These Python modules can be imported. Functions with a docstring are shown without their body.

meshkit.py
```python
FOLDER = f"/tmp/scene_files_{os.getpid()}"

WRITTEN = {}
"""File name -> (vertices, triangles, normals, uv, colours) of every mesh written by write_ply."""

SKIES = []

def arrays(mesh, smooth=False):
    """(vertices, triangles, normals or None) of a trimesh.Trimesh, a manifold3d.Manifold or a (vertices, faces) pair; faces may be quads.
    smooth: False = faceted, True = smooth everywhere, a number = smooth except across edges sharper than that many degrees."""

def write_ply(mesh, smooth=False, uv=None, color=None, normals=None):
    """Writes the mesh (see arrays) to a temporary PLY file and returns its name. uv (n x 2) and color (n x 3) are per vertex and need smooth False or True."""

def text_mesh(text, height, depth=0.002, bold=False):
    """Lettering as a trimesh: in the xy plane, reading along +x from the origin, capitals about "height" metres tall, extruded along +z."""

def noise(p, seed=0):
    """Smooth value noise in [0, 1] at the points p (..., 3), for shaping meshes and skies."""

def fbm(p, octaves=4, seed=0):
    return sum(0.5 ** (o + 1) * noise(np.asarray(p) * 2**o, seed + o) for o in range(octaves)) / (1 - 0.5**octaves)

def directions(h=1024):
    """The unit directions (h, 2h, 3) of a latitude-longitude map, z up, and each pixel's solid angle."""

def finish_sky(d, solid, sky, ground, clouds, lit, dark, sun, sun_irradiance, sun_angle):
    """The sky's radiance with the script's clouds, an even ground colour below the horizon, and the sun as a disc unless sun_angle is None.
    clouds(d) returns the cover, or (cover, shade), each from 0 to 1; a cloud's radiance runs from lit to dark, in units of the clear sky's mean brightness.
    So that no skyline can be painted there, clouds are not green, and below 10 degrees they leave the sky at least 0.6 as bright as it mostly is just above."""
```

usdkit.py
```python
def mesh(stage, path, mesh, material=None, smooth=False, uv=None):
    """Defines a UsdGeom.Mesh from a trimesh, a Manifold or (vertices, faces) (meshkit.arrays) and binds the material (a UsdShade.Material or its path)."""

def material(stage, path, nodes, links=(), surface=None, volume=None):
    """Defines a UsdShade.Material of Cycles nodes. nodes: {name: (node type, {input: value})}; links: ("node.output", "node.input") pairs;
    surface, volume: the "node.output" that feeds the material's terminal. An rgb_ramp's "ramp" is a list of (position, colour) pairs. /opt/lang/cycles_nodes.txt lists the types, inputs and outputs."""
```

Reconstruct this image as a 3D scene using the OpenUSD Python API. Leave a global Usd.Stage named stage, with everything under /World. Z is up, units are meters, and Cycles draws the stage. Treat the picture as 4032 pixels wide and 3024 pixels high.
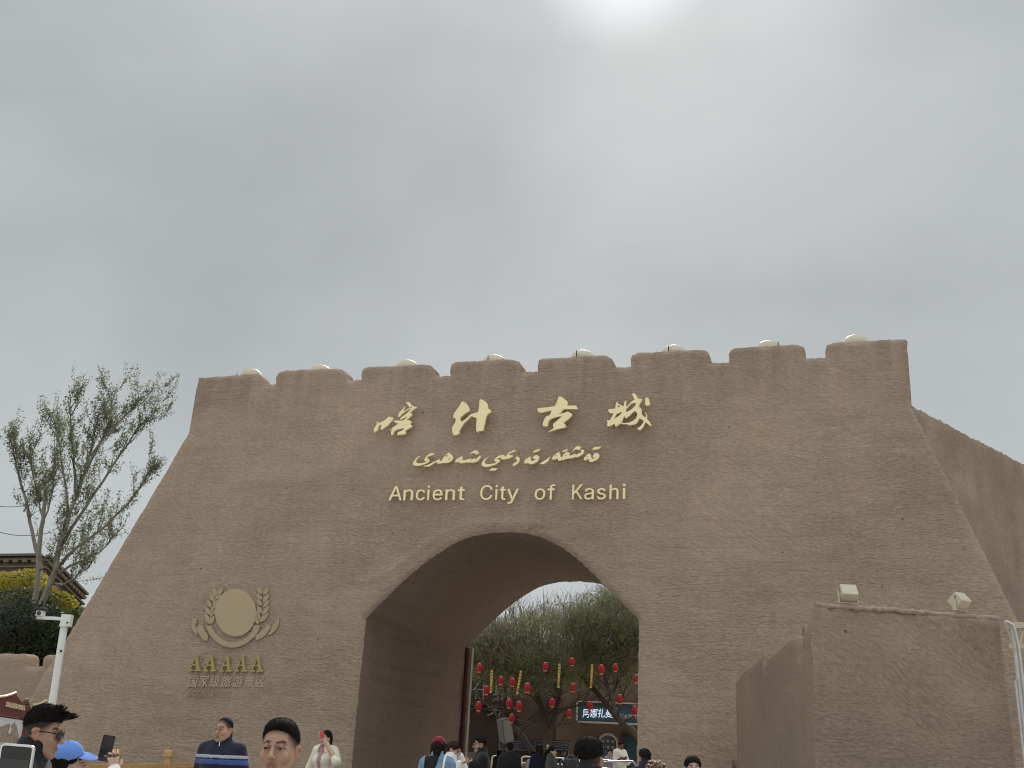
import math, random
import numpy as np, trimesh, shapely, usdkit, meshkit
from scipy.spatial import Delaunay, cKDTree
from shapely.geometry import Polygon, LineString, Point
from pxr import Usd, UsdGeom, UsdLux, UsdShade, Gf, Sdf, Vt

stage = Usd.Stage.CreateInMemory()
UsdGeom.SetStageUpAxis(stage, 'Z')
UsdGeom.SetStageMetersPerUnit(stage, 1.0)
UsdGeom.Xform.Define(stage, '/World')
UsdGeom.Scope.Define(stage, '/World/Looks')
random.seed(7)

# ---------------------------------------------------------------- camera, sky, sun, exposure
FPX, HORIZON, ROLL = 4500.0, 2950.0, 0.042          # focal length and horizon row in pixels of the photograph, roll in radians
EYE = np.array([0, 0, 1.58])
PITCH = math.atan((HORIZON - 1512) / FPX)
_c, _s = math.cos(PITCH), math.sin(PITCH)
FWD = np.array([0, _c, _s]); _u0 = np.array([0, -_s, _c]); _r0 = np.array([1.0, 0, 0])
RGT = _r0 * math.cos(ROLL) + _u0 * math.sin(ROLL)
UPV = _u0 * math.cos(ROLL) - _r0 * math.sin(ROLL)
EXPOSURE = 1.12
cam = UsdGeom.Camera.Define(stage, '/World/camera')
cam.CreateHorizontalApertureAttr(36.0)
cam.CreateVerticalApertureAttr(27.0)
cam.CreateFocalLengthAttr(36.0 * FPX / 4032)
cam.CreateClippingRangeAttr(Gf.Vec2f(0.05, 5000))
cam.CreateExposureAttr(EXPOSURE)
m4 = Gf.Matrix4d(*[float(x) for x in (*RGT, 0, *UPV, 0, *(-FWD), 0, *EYE, 1)])
cam.AddTransformOp().Set(m4)

SUN_AZ, SUN_EL = math.radians(5.6), math.radians(38.9)
SUN = np.array([math.sin(SUN_AZ) * math.cos(SUN_EL), math.cos(SUN_AZ) * math.cos(SUN_EL), math.sin(SUN_EL)])
sun = UsdLux.DistantLight.Define(stage, '/World/sun')
sun.CreateIntensityAttr(0.4); sun.CreateAngleAttr(14.0); sun.CreateNormalizeAttr(True); sun.CreateColorAttr(Gf.Vec3f(1, .95, .88))
_x = np.cross([0, 0, 1.0], SUN); _x /= np.linalg.norm(_x); _y = np.cross(SUN, _x)
sun.AddTransformOp().Set(Gf.Matrix4d(*[float(v) for v in (*_x, 0, *_y, 0, *SUN, 0, 0, 0, 0, 1)]))
sky = UsdLux.DomeLight.Define(stage, '/World/sky')
sky.CreateIntensityAttr(1.0)
sky_mat = usdkit.material(stage, '/World/Looks/overcast_sky', {
    'tc': ('texture_coordinate', {}),
    'sky': ('sky_texture', {'sky_type': 'single_scattering', 'sun_disc': False, 'sun_elevation': SUN_EL, 'sun_rotation': SUN_AZ, 'altitude': 1200.0, 'air_density': 1.0, 'aerosol_density': 4.0}),
    # even high cloud, soft bands of thicker cloud in it, and the brighter veil round the hidden sun
    'flat': ('mapping', {'scale': (1.0, 1.1, 1.5), 'rotation': (0, 0, 0.35)}),
    'n1': ('noise_texture', {'scale': 2.1, 'detail': 4.0, 'roughness': 0.45, 'distortion': 0.25}),
    'n2': ('noise_texture', {'scale': 5.0, 'detail': 4.0, 'roughness': 0.55}),
    'nn': ('math', {'math_type': 'multiply_add', 'value2': 0.25, 'value3': 0.0}),
    'sum': ('math', {'math_type': 'add'}),
    'cr': ('rgb_ramp', {'ramp': [(0.32, (1.30, 1.39, 1.43)), (0.55, (1.62, 1.73, 1.77)), (0.74, (1.93, 2.04, 2.06))]}),
    'dot': ('vector_math', {'math_type': 'dot_product', 'vector2': tuple(map(float, SUN))}),
    'g1': ('map_range', {'range_type': 'smootherstep', 'from_min': 0.965, 'from_max': 1.0, 'to_min': 0.0, 'to_max': 0.13, 'clamp': True}),
    'g2l': ('map_range', {'from_min': 0.9955, 'from_max': 1.0, 'to_min': 0.0, 'to_max': 1.0, 'clamp': True}),
    'g2p': ('math', {'math_type': 'power', 'value2': 2.2}),
    'g2': ('math', {'math_type': 'multiply', 'value2': 0.95}),
    'g': ('math', {'math_type': 'add'}),
    'g1p': ('math', {'math_type': 'add'}),
    # an overcast sky is brighter overhead than low down
    'zen': ('separate_xyz', {}),
    'zr': ('rgb_ramp', {'ramp': [(0.0, (1.12,) * 3), (0.2, (1.12,) * 3), (0.37, (0.95,) * 3), (0.56, (1.02,) * 3), (0.72, (1.4,) * 3), (1.0, (2.9,) * 3)]}),
    'lit': ('vector_math', {'math_type': 'scale'}),
    'mixc': ('mix_color', {'blend_type': 'mix', 'fac': 0.985, 'use_clamp': False}),
    'bg': ('background_shader', {'strength': 0.12}),
}, [('tc.generated', 'flat.vector'), ('flat.vector', 'n1.vector'), ('flat.vector', 'n2.vector'), ('n2.fac', 'nn.value1'),
    ('n1.fac', 'sum.value1'), ('nn.value', 'sum.value2'), ('sum.value', 'cr.fac'),
    ('tc.generated', 'dot.vector1'), ('dot.value', 'g1.value'), ('dot.value', 'g2l.value'), ('g2l.result', 'g2p.value1'), ('g2p.value', 'g2.value1'), ('g1.result', 'g.value1'), ('g2.value', 'g.value2'),
    ('g.value', 'g1p.value1'), ('tc.generated', 'zen.vector'), ('zen.z', 'zr.fac'), ('zr.color', 'g1p.value2'), ('cr.color', 'lit.vector1'), ('g1p.value', 'lit.scale'),
    ('sky.color', 'mixc.a'), ('lit.vector', 'mixc.b'), ('mixc.result', 'bg.color')], surface='bg.background')
UsdShade.MaterialBindingAPI.Apply(sky.GetPrim()).Bind(sky_mat)

# ---------------------------------------------------------------- helpers
K = 4032 / 2212.0                                    # measurements were taken on a 2212 pixel wide view


def ray(x, y):
    return FWD * FPX + RGT * (x * K - 2016) - UPV * (y * K - 1512)


def at(x, y, d):
    """the point seen at (x, y) whose distance along the ground is d"""
    r = ray(x, y)
    return EYE + r * (d / r[1])


def px(u, v, d):
    """the same with the photograph's own pixels"""
    return at(u / K, v / K, d)


GPSI, GDIST, BATTER = math.radians(16), 25.0, 0.06
GT = np.array([math.cos(GPSI), -math.sin(GPSI), 0]); GN = np.array([math.sin(GPSI), math.cos(GPSI), 0]); GO = np.array([0, GDIST, 0.0])


def gate_sz(x, y, off=0.0):
    n = GN - np.array([0, 0, BATTER]); r = ray(x, y); o = GO + GN * off
    p = EYE + r * (((o - EYE) @ n) / (r @ n))
    return (p - o) @ GT, p[2]


def gate_pt(s, z, depth=0.0):
    s, z, depth = np.broadcast_arrays(np.asarray(s, float), np.asarray(z, float), np.asarray(depth, float))
    return GO + s[..., None] * GT + (depth + BATTER * z)[..., None] * GN + z[..., None] * np.array([0, 0, 1.0])


_used = {}


def _path(parent, name):
    base = parent + '/' + name
    n = _used.get(base, -1) + 1
    _used[base] = n
    return base if n == 0 else f'{base}_{n:03d}'


def tag(prim, label=None, cat=None, group=None, kind=None):
    for k, v in (('label', label), ('category', cat), ('group', group), ('kind', kind)):
        if v:
            prim.SetCustomDataByKey(k, v)
    return prim


def thing(name, label, cat, loc=(0, 0, 0), rz=0.0, group=None, kind=None):
    p = _path('/World', name)
    x = UsdGeom.Xform.Define(stage, p)
    x.AddTranslateOp().Set(Gf.Vec3d(*map(float, loc)))
    if rz:
        x.AddRotateZOp().Set(math.degrees(rz))
    tag(x.GetPrim(), label, cat, group, kind)
    return p


def part(parent, name, mesh, material, smooth=False, label=None, kind=None, color=None):
    p = _path(parent, name)
    if isinstance(mesh, list):
        mesh = trimesh.util.concatenate(mesh)
    if color is not None:
        v, f = mesh
        m = usdkit.mesh(stage, p, (v, f), M[material], smooth=True)
        UsdGeom.PrimvarsAPI(m).CreatePrimvar('tint', Sdf.ValueTypeNames.Color3fArray, 'vertex').Set(Vt.Vec3fArray.FromNumpy(np.asarray(color, np.float32)))
    else:
        m = usdkit.mesh(stage, p, mesh, M[material], smooth=smooth)
    tag(m.GetPrim(), label, None, None, kind)
    return p


def solid(name, mesh, material, label=None, cat=None, smooth=False, group=None, kind=None):
    p = part('/World', name, mesh, material, smooth)
    tag(stage.GetPrimAtPath(p), label, cat, group, kind)
    return p


def dup(src, label, loc, rz=0.0, scale=None):
    s = stage.GetPrimAtPath(src); was = s.GetCustomData()
    name = src.split('/')[-1]
    base = name[:-4] if name[-4:-3] == '_' and name[-3:].isdigit() else name
    p = _path('/World', base)
    x = UsdGeom.Xform.Define(stage, p)
    x.GetPrim().GetReferences().AddInternalReference(s.GetPath())
    x.ClearXformOpOrder()
    x.AddTranslateOp(opSuffix='at').Set(Gf.Vec3d(*map(float, loc)))
    x.AddRotateZOp(opSuffix='at').Set(math.degrees(rz))
    if scale:
        x.AddScaleOp(opSuffix='at').Set(Gf.Vec3f(*scale))
    x.GetPrim().SetInstanceable(True)
    tag(x.GetPrim(), label, was.get('category'), was.get('group'))
    return p


M = {}


def mat(name, color, rough=0.8, var=0.0, vscale=3.0, bump=0.0, bscale=30.0, metal=0.0, spec=0.3, stretch=None, color2=None, sheen=0.0, coat=0.0):
    """a plain surface: colour that wanders a little, and fine relief"""
    nodes = {'p': ('principled_bsdf', {'base_color': color, 'roughness': rough, 'metallic': metal, 'specular_ior_level': spec, 'sheen_weight': sheen, 'coat_weight': coat})}
    links = []
    if var or bump or color2:
        nodes['tc'] = ('texture_coordinate', {})
        src = 'tc.object'
        if stretch:
            nodes['mp'] = ('mapping', {'scale': stretch}); links.append((src, 'mp.vector')); src = 'mp.vector'
    if var or color2:
        c = np.array(color); c2 = np.array(color2) if color2 else c * (1 - var); c1 = c if color2 else np.minimum(c * (1 + var), 1)
        nodes['n'] = ('noise_texture', {'scale': vscale, 'detail': 5.0, 'roughness': 0.6})
        nodes['r'] = ('rgb_ramp', {'ramp': [(0.3, tuple(c2)), (0.7, tuple(c1))]})
        links += [(src, 'n.vector'), ('n.fac', 'r.fac'), ('r.color', 'p.base_color')]
    if bump:
        nodes['nb'] = ('noise_texture', {'scale': bscale, 'detail': 4.0, 'roughness': 0.6})
        nodes['b'] = ('bump', {'strength': min(bump, 1.0), 'distance': 0.02 * max(1.0, bump)})
        links += [(src, 'nb.vector'), ('nb.fac', 'b.height'), ('b.normal', 'p.normal')]
    M[name] = usdkit.material(stage, '/World/Looks/' + name, nodes, links, surface='p.BSDF')
    return M[name]


def box(c, size, rz=0.0, bevel=0.0):
    if bevel:
        x, y, z = np.array(size) / 2 - bevel
        pts = [(sx * x + dx, sy * y + dy, sz * z + dz) for sx in (-1, 1) for sy in (-1, 1) for sz in (-1, 1)
               for dx, dy, dz in ((sx * bevel, 0, 0), (0, sy * bevel, 0), (0, 0, sz * bevel))]
        m = trimesh.convex.convex_hull(np.array(pts))
    else:
        m = trimesh.creation.box(size)
    if rz:
        m.apply_transform(trimesh.transformations.rotation_matrix(rz, [0, 0, 1]))
    m.apply_translation(c)
    return m


def tube(pts, r, n=8, cap=True):
    """a round bar along a polyline; r one radius or one for each point"""
    pts = np.asarray(pts, float); r = np.broadcast_to(np.asarray(r, float), (len(pts),))
    tan = np.gradient(pts, axis=0); tan /= np.linalg.norm(tan, axis=1)[:, None] + 1e-12
    ref = np.array([0, 0, 1.0]) if abs(tan[0][2]) < 0.9 else np.array([1.0, 0, 0])
    a = np.cross(tan[0], ref); a /= np.linalg.norm(a)
    rings, ang = [], np.arange(n) / n * 2 * np.pi
    for p, t, q in zip(pts, tan, r):
        a = a - t * (a @ t); a /= np.linalg.norm(a) + 1e-12; b = np.cross(t, a)
        rings.append(p + q * (np.cos(ang)[:, None] * a + np.sin(ang)[:, None] * b))
    v = np.vstack(rings); f = []
    for i in range(len(pts) - 1):
        for k in range(n):
            k2 = (k + 1) % n
            f += [(i * n + k, i * n + k2, (i + 1) * n + k2), (i * n + k, (i + 1) * n + k2, (i + 1) * n + k)]
    if cap:
        v = np.vstack([v, pts[0], pts[-1]]); a0, a1 = len(v) - 2, len(v) - 1; e = (len(pts) - 1) * n
        for k in range(n):
            f += [(a0, (k + 1) % n, k), (a1, e + k, e + (k + 1) % n)]
    return trimesh.Trimesh(v, np.array(f), process=False)


def lathe(profile, n=24, c=(0, 0, 0)):
    prof = np.asarray(profile, float); ang = np.arange(n) / n * 2 * np.pi
    v = np.concatenate([np.stack([r * np.cos(ang), r * np.sin(ang), np.full(n, z)], 1) for r, z in prof])
    f = []
    for i in range(len(prof) - 1):
        for k in range(n):
            k2 = (k + 1) % n
            f += [(i * n + k, i * n + k2, (i + 1) * n + k2), (i * n + k, (i + 1) * n + k2, (i + 1) * n + k)]
    m = trimesh.Trimesh(v + np.array(c), np.array(f), process=False)
    return m


def extrude(poly, depth):
    ps = [g for g in getattr(poly, 'geoms', [poly]) if g.area > 1e-7]
    return trimesh.util.concatenate([trimesh.creation.extrude_polygon(g, depth, engine='earcut') for g in ps])


def frame(mesh, o, ex, ey, ez):
    """puts a mesh into the frame with these axes"""
    T = np.eye(4); T[:3, 0], T[:3, 1], T[:3, 2], T[:3, 3] = ex, ey, ez, o
    m = mesh.copy(); m.apply_transform(T)
    if np.linalg.det(T[:3, :3]) < 0:
        m.invert()
    return m


def chaikin(p, n=2, closed=False):
    p = np.asarray(p, float)
    for _ in range(n):
        q = np.roll(p, -1, 0) if closed else p[1:]
        b = p if closed else p[:-1]
        new = np.stack([b * .75 + q * .25, b * .25 + q * .75], 1).reshape(-1, 2)
        p = new if closed else np.vstack([p[:1], new, p[-1:]])
    return p


def dense(p, step, closed=True):
    p = np.asarray(p, float); q = np.roll(p, -1, 0) if closed else p[1:]; out = []
    for a, b in zip(p if closed else p[:-1], q):
        n = max(1, int(math.ceil(np.linalg.norm(b - a) / step)))
        out.append(a + (b - a) * (np.arange(n) / n)[:, None])
    if not closed:
        out.append(p[-1:])
    return np.vstack(out)


def fbm(p, o=4, seed=0):
    return meshkit.fbm(np.asarray(p, float) + 100.0, o, seed)


GLYPHS = {"国":"197e7f7e7e137413721a261a241924131914;2574242473247375|2a2e2b37463846492f4a3053465346622c622c6c6c6b6b62516251546953694a5f486a3c68376e376e2d;513861375d3e56445a495149","家":"17201723192426273c314c3d4b43484334371d2f19351a393642454b444f405131491e43194a1a4d30533f5a3f5c285c286670656f5c505c4a554f515546634f6d597059775377516646654470307a27852285207f197c19721f672a61335c3e583d5a2a571e4e153a14371e461e4b204f2a4f3134221d19|197a457a457d4280428348854d85537a7f7a805f755f756e73702470245f195f","级":"161b14263d353f34402d432f4a4f4c723f733f7d767c6d5c7c5c805a8056783e6e2e7923851d851b7f147a15711b6725571750134d14481c5523602e534352434f31492140133718371b3e24402a191b;57725852613f68386f44735072525f5268735973|1651135b185e206b2b8535812b6a235d305e366b3a6b40673b5c2a453e493f401633143d1f462752","旅":"1319131c17201e3022472266156615702b7126822f8536763671457147684c6f53855d835a748373826a546a4d5d515c656175687a68806280607e5f6a586d487b54824e824c7b45703c7b26841f841c821c7e167b166f24653c60565d56575357265b26612a692c6a2253184e144c154b19481b4c234c5a4858405e456445662c652c5a2d58425841293d1838152a15271d271f331f3520383f374e2c4e2c42282d24221d161914","游":"187b1a7f1e83208332773071417141743a7d398242854d754b715a715b6f5f79618563856b8369758475846a646a6061615f7f5f845b8156744a7442844284387438741d71166c145c155a1e691e693857385535542051184c153c153a1f481f4a234c3a4b4d424d3e30341930142d142d16271a2f253432384a39662f662e6e2a6e2375;535e576643664357575656426942694d70555d555c5a|145a145d17611b632d592e552a4f274f|161a244128422e3e2e3b221a20161d16","景":"164e16574557435d235e24807480745d505d4f5b52578257824e;2e6669656a692f6a;2e7369726a772f78|5a255a275f2c632c7f1f811d811a7a156521|141c151e2122322c322e262e27497249722e522e51174d143a133719371c461c452e342e342c3b2a3c2832201f161b16;31386637673f3240","区":"1b7e807e807326732623822283171b17|2a2f2a313d3d4a4a44522e64346b376b52535e60676f716c6f66675a5b4c5b4a7531752f6f296c28534341323328","阿":"197f387f3d7c837d857b84727a717a1b781770145a14571c571e6e1e701f70723d723c763a74386b325e325b36573b4c3c3c3934323027302537253a2f3a323e304e2b57275a3075237523141914|4163656264354b354a2c412c;4b405b3f5b594b59","娜":"627f7f7f837c7f6a785778547c5081448230802a78256f256d2b6d2f762f793776486e5477766b766a136214|31193c2b3f363f3b373c37444146415839583962416241753875387f5c7f5d515c235a19531446144516441e501e5221523b493b44263a153713;4b584a4553455358;4c754b6253625375|141c141f1d2623312333163e1d611462146c1f6c218322852a852b81286c376c354b2f35352e362931232f232d282a29241e1a15;2044233f283d2d572d622662","扎":"4f264f8359845b225d21762179277a378334842e811e7d1979175618511c|164217452a4a2a621762176c2a6c2a8433853584356c466c46623562354d394d455147473542351c30151e141b1e2a1e2a3e193a","曼":"1913151d2c1f3d22302b283319331a3c713c763976366b2b61265e226d1f831d831a7e1365164f1c491c2e15;393338313e2d4d27562a62326133|1b597d597d411b41;714972515f515f49;424a544954514251;264a374937512651|24807480745d245d;2f666865696a306b;2f74687369773078","冰":"4614421f541f54845f845f6d65587263786c7d6b8267785a6a4e6a4b7736802e852c862980227a246e30604a5e195614|2b282b2a36343a3a4556455a315a3064516452614e4e433433213121|1428284d2b4e314931461f241b22|147315771b7c2f6e316a2b632963216b","淇":"171b2b433140333b423b426b366b3675427542844d844e756b756b84768476758275826b766b763b843b84316c30841b84187b136d22612b662f66314f314f2f542d532a471e35132f192f1b3e2449303331323821151e15;4d3c6b3b6b454d45;4d506b4f6b584d58;4d626a616b636b6b4d6b|35752e6d2674197a197d1e8320833279|135a166018621b622c59305630542b4d284d2054","淋":"161a2036224125422c3e28312a2f37473d5f2f5f2e693f6a3f844a844a6a656a66857085706a8369825f725f725d7c3e82338531852e7f287d287634724270427014661466446444633e5b2e552653264d2d4d2f56395c45645d645f57604a5f4c58594c5a49564253414c4c4a4c4a143f143e41362e30262e26292d272d20161d16|1a7b1d8022822e763172316f2c6a296a2571|145a145c19611c612a552c50254a","工":"15274629466c1c6c1c777d777d6c526c52298328831d161d","手":"153b1546474747571d581d6247624772457320701d7a517e6c8471847580777d777b757a527452627c627c57525752468346833b523b511a4d16451431142d1f461f473b","什":"3651375b585b58836383635b845a83506350631358145850|1352256832843c823a79306630142614265523541a48","城":"1625142f2233225d155d1566226722832c832c673867385d2e5d2c5c2d38353b383b38383a383b725f72608569856b80728480777f73837283686a676d436f43734c775c815b7a427131712c7424791f7b207c247d33852f841f7e15771472166c1d6924561454144e1a4e1c55206531614d60665f6847684566455a5c595c395a2c57294628452f432f3b19361334132e182e1b362738301a24;6a73757276736b7d;43314f31513252504550453b","务":"154f155217532c553f5a3166215c1a631b662b6f387c3d854883467d437b4378747877767872766f6b645e5d5d596c5684547f4a644d4e54324c1a48;396d44634d5f5b65656d3a6e|1b14161d181e262132273c313e353e371e371e414341454d504c4e41794178317523721b6d1652154f1c4f1f641e671f6b276c374a37442a3f24341c1f14","鲜":"4939623a62494d494e53625462634b634b6d576e4f7f5882607260705c6f5c6d696d6f76738276837d817e7f756d826d82636c636c547f5380496c496c3a8439842f6c2f6c136213622f492f|152340284a284a1f1c191619|145f14621c6b278530842e7a427a46773e664765472f1a2f1a59;3e45354635383e38;3e5b355c354f3e4f;2971246533653871;23502c4f2c5c235c;2c45234623382c38","榨":"3a3b3a3d4749535c5d595950844f83466046603e803e80356035602e812d812460245f1355145546514643364036|12351d4b236023631563156d246d25852f84306d3c6d3c7a597a56835e866085657a837a826679667971477145653c653b632f632f5e3d483d45363e314a2f4a2f14241424422242203a182c162d1630|6168666e6a6e7864805c805a7b5578556f5f|3c583c5b3e5d4b65536e5c6b5c694f5c435341534056","石":"12361238264b2f59386e38711771177c817c81714571395479537a146f146e1c381c37132d132c3f1a2f;37286f276f483748","榴":"13341337193f1e4b246024631563156c256d26852f84306d3d6d3d7b4f80568458845c7d837d81547f507a4d6d4d6b546b5676567859797470746c5c6854604b584f5a55585555593e4b39523d583d632f632f5c3d493d4638403640314b2f4b2e132514254323431f36192c;475d4a5d52624e6e56705f5c615c656666745d745d7a5c7a48754773|41497e497e15741472194c194b144114;64237322732d642d;6437733673406440;4b235a225a2d4b2d;4b375a365a404b40","汁":"3650365b575b57846284625b845b84506450624f621357145750|1a7b1d812184347a39763974346d326d2974|181b29372e433144373f373b22151e16|145a16601b63325832552e4e2b4e2a50","烤":"141a202e243c264f26843084315a345f386f416c3e615461546c426c4276547655855f845f7671767274787f827c7d717262846184576757604f814e81455a45573d57397d387b24761771145714541b541e6c1d6f20722f492f4d403d373a373839353d35404648535157563d573c5d375230532f3f3f2c40283b223822302f2b3125201c141914;5f6264616c6c5f6c|144c1758196b216b20581d4b194a"}


def glyph(ch):
    """outline of a character on a 120 unit em, as a shapely shape"""
    ps = []
    for p in GLYPHS[ch].split('|'):
        L = [[(int(l[i:i + 2], 16) - 16, int(l[i + 2:i + 4], 16) - 30) for i in range(0, len(l), 4)] for l in p.split(';')]
        ps.append(Polygon(L[0], L[1:]).buffer(0))
    return shapely.union_all(ps)

# ---------------------------------------------------------------- mud plaster
def plaster(name, dark, light, rough_scale=1.0, strength=1.0, psi=GPSI, diag=0.35, smoothness=0.0):
    nodes = {
        'g': ('geometry', {}),
        'rot': ('mapping', {'rotation': (0, 0, psi)}),
        'w': ('noise_texture', {'scale': 0.9, 'detail': 3.0}),
        'wc': ('vector_math', {'math_type': 'subtract', 'vector2': (0.5, 0.5, 0.5)}),
        'ws': ('vector_math', {'math_type': 'scale', 'scale': 0.22}),
        'wa': ('vector_math', {'math_type': 'add'}),
        'm1': ('mapping', {'scale': (10.5 * rough_scale, 10.5 * rough_scale, 25.0 * rough_scale)}),
        'r1': ('noise_texture', {'scale': 1.0, 'detail': 5.0, 'roughness': 0.62, 'distortion': 0.35}),
        'm2r': ('mapping', {'rotation': (0, -0.55, 0)}),
        'm2': ('mapping', {'scale': (9.0 * rough_scale, 9.0 * rough_scale, 19.0 * rough_scale)}),
        'r2': ('noise_texture', {'scale': 1.0, 'detail': 5.0, 'roughness': 0.6, 'distortion': 0.5}),
        'mk': ('noise_texture', {'scale': 0.28, 'detail': 2.0}),
        'mkr': ('map_range', {'range_type': 'smoothstep', 'from_min': 0.47, 'from_max': 0.60, 'to_min': 0.0, 'to_max': 1.0, 'clamp': True}),
        'mkd': ('math', {'math_type': 'multiply', 'value2': min(1.0, diag * 2.2)}),
        'rm': ('mix_float', {}),
        'fine': ('noise_texture', {'scale': 34.0 * rough_scale, 'detail': 3.0, 'roughness': 0.6}),
        'f2': ('math', {'math_type': 'multiply_add', 'value2': 0.28}),
        # how rough it is changes from patch to patch, as the trowel was pressed
        'am': ('noise_texture', {'scale': 0.55, 'detail': 2.0}),
        'amr': ('map_range', {'from_min': 0.35, 'from_max': 0.7, 'to_min': 0.6, 'to_max': 1.0, 'clamp': True}),
        'hm': ('math', {'math_type': 'multiply'}),
        'b': ('bump', {'strength': 0.9, 'distance': 0.13 * strength}),
        'c1': ('noise_texture', {'scale': 0.42, 'detail': 6.0, 'roughness': 0.62}),
        'cr': ('rgb_ramp', {'ramp': [(0.25, dark), (0.52, tuple(0.5 * (np.array(dark) + np.array(light)))), (0.78, light)]}),
        'vst': ('mapping', {'scale': (2.6, 2.6, 0.22)}),
        'vs': ('noise_texture', {'scale': 1.0, 'detail': 4.0, 'roughness': 0.6}),
        'vsr': ('map_range', {'from_min': 0.38, 'from_max': 0.62, 'to_min': 0.97, 'to_max': 1.02, 'clamp': True}),
        'fr': ('map_range', {'from_min': 0.3, 'from_max': 0.65, 'to_min': 0.80, 'to_max': 1.10, 'clamp': True}),
        'k': ('math', {'math_type': 'multiply'}),
        'pv': ('voronoi_texture', {'scale': 1.7}),
        'pm': ('map_range', {'from_min': 0.025, 'from_max': 0.06, 'to_min': 0.45, 'to_max': 1.0, 'clamp': True}),
        'k2': ('math', {'math_type': 'multiply'}),
        'cm': ('vector_math', {'math_type': 'scale'}),
        # long level passes of the trowel; rain marks below the parapet; dust near the ground
        'tlm': ('mapping', {'scale': (0.35, 0.35, 9.0)}),
        'tl': ('noise_texture', {'scale': 1.0, 'detail': 3.0, 'roughness': 0.55}),
        'f3': ('math', {'math_type': 'multiply_add', 'value2': 0.42}),
        'zs': ('separate_xyz', {}),
        'zt': ('map_range', {'from_min': 8.2, 'from_max': 10.6, 'to_min': 0.0, 'to_max': 1.0, 'clamp': True}),
        'zv': ('map_range', {'from_min': 0.40, 'from_max': 0.62, 'to_min': 0.0, 'to_max': 0.24, 'clamp': True}),
        'zm': ('math', {'math_type': 'multiply'}),
        'zi': ('math', {'math_type': 'subtract', 'value1': 1.0}),
        'zb': ('map_range', {'from_min': 0.0, 'from_max': 1.9, 'to_min': 1.07, 'to_max': 1.0, 'clamp': True}),
        'zk': ('math', {'math_type': 'multiply'}),
        'k3': ('math', {'math_type': 'multiply'}),
        'p': ('principled_bsdf', {'roughness': 0.95, 'specular_ior_level': 0.12}),
    }
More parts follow.
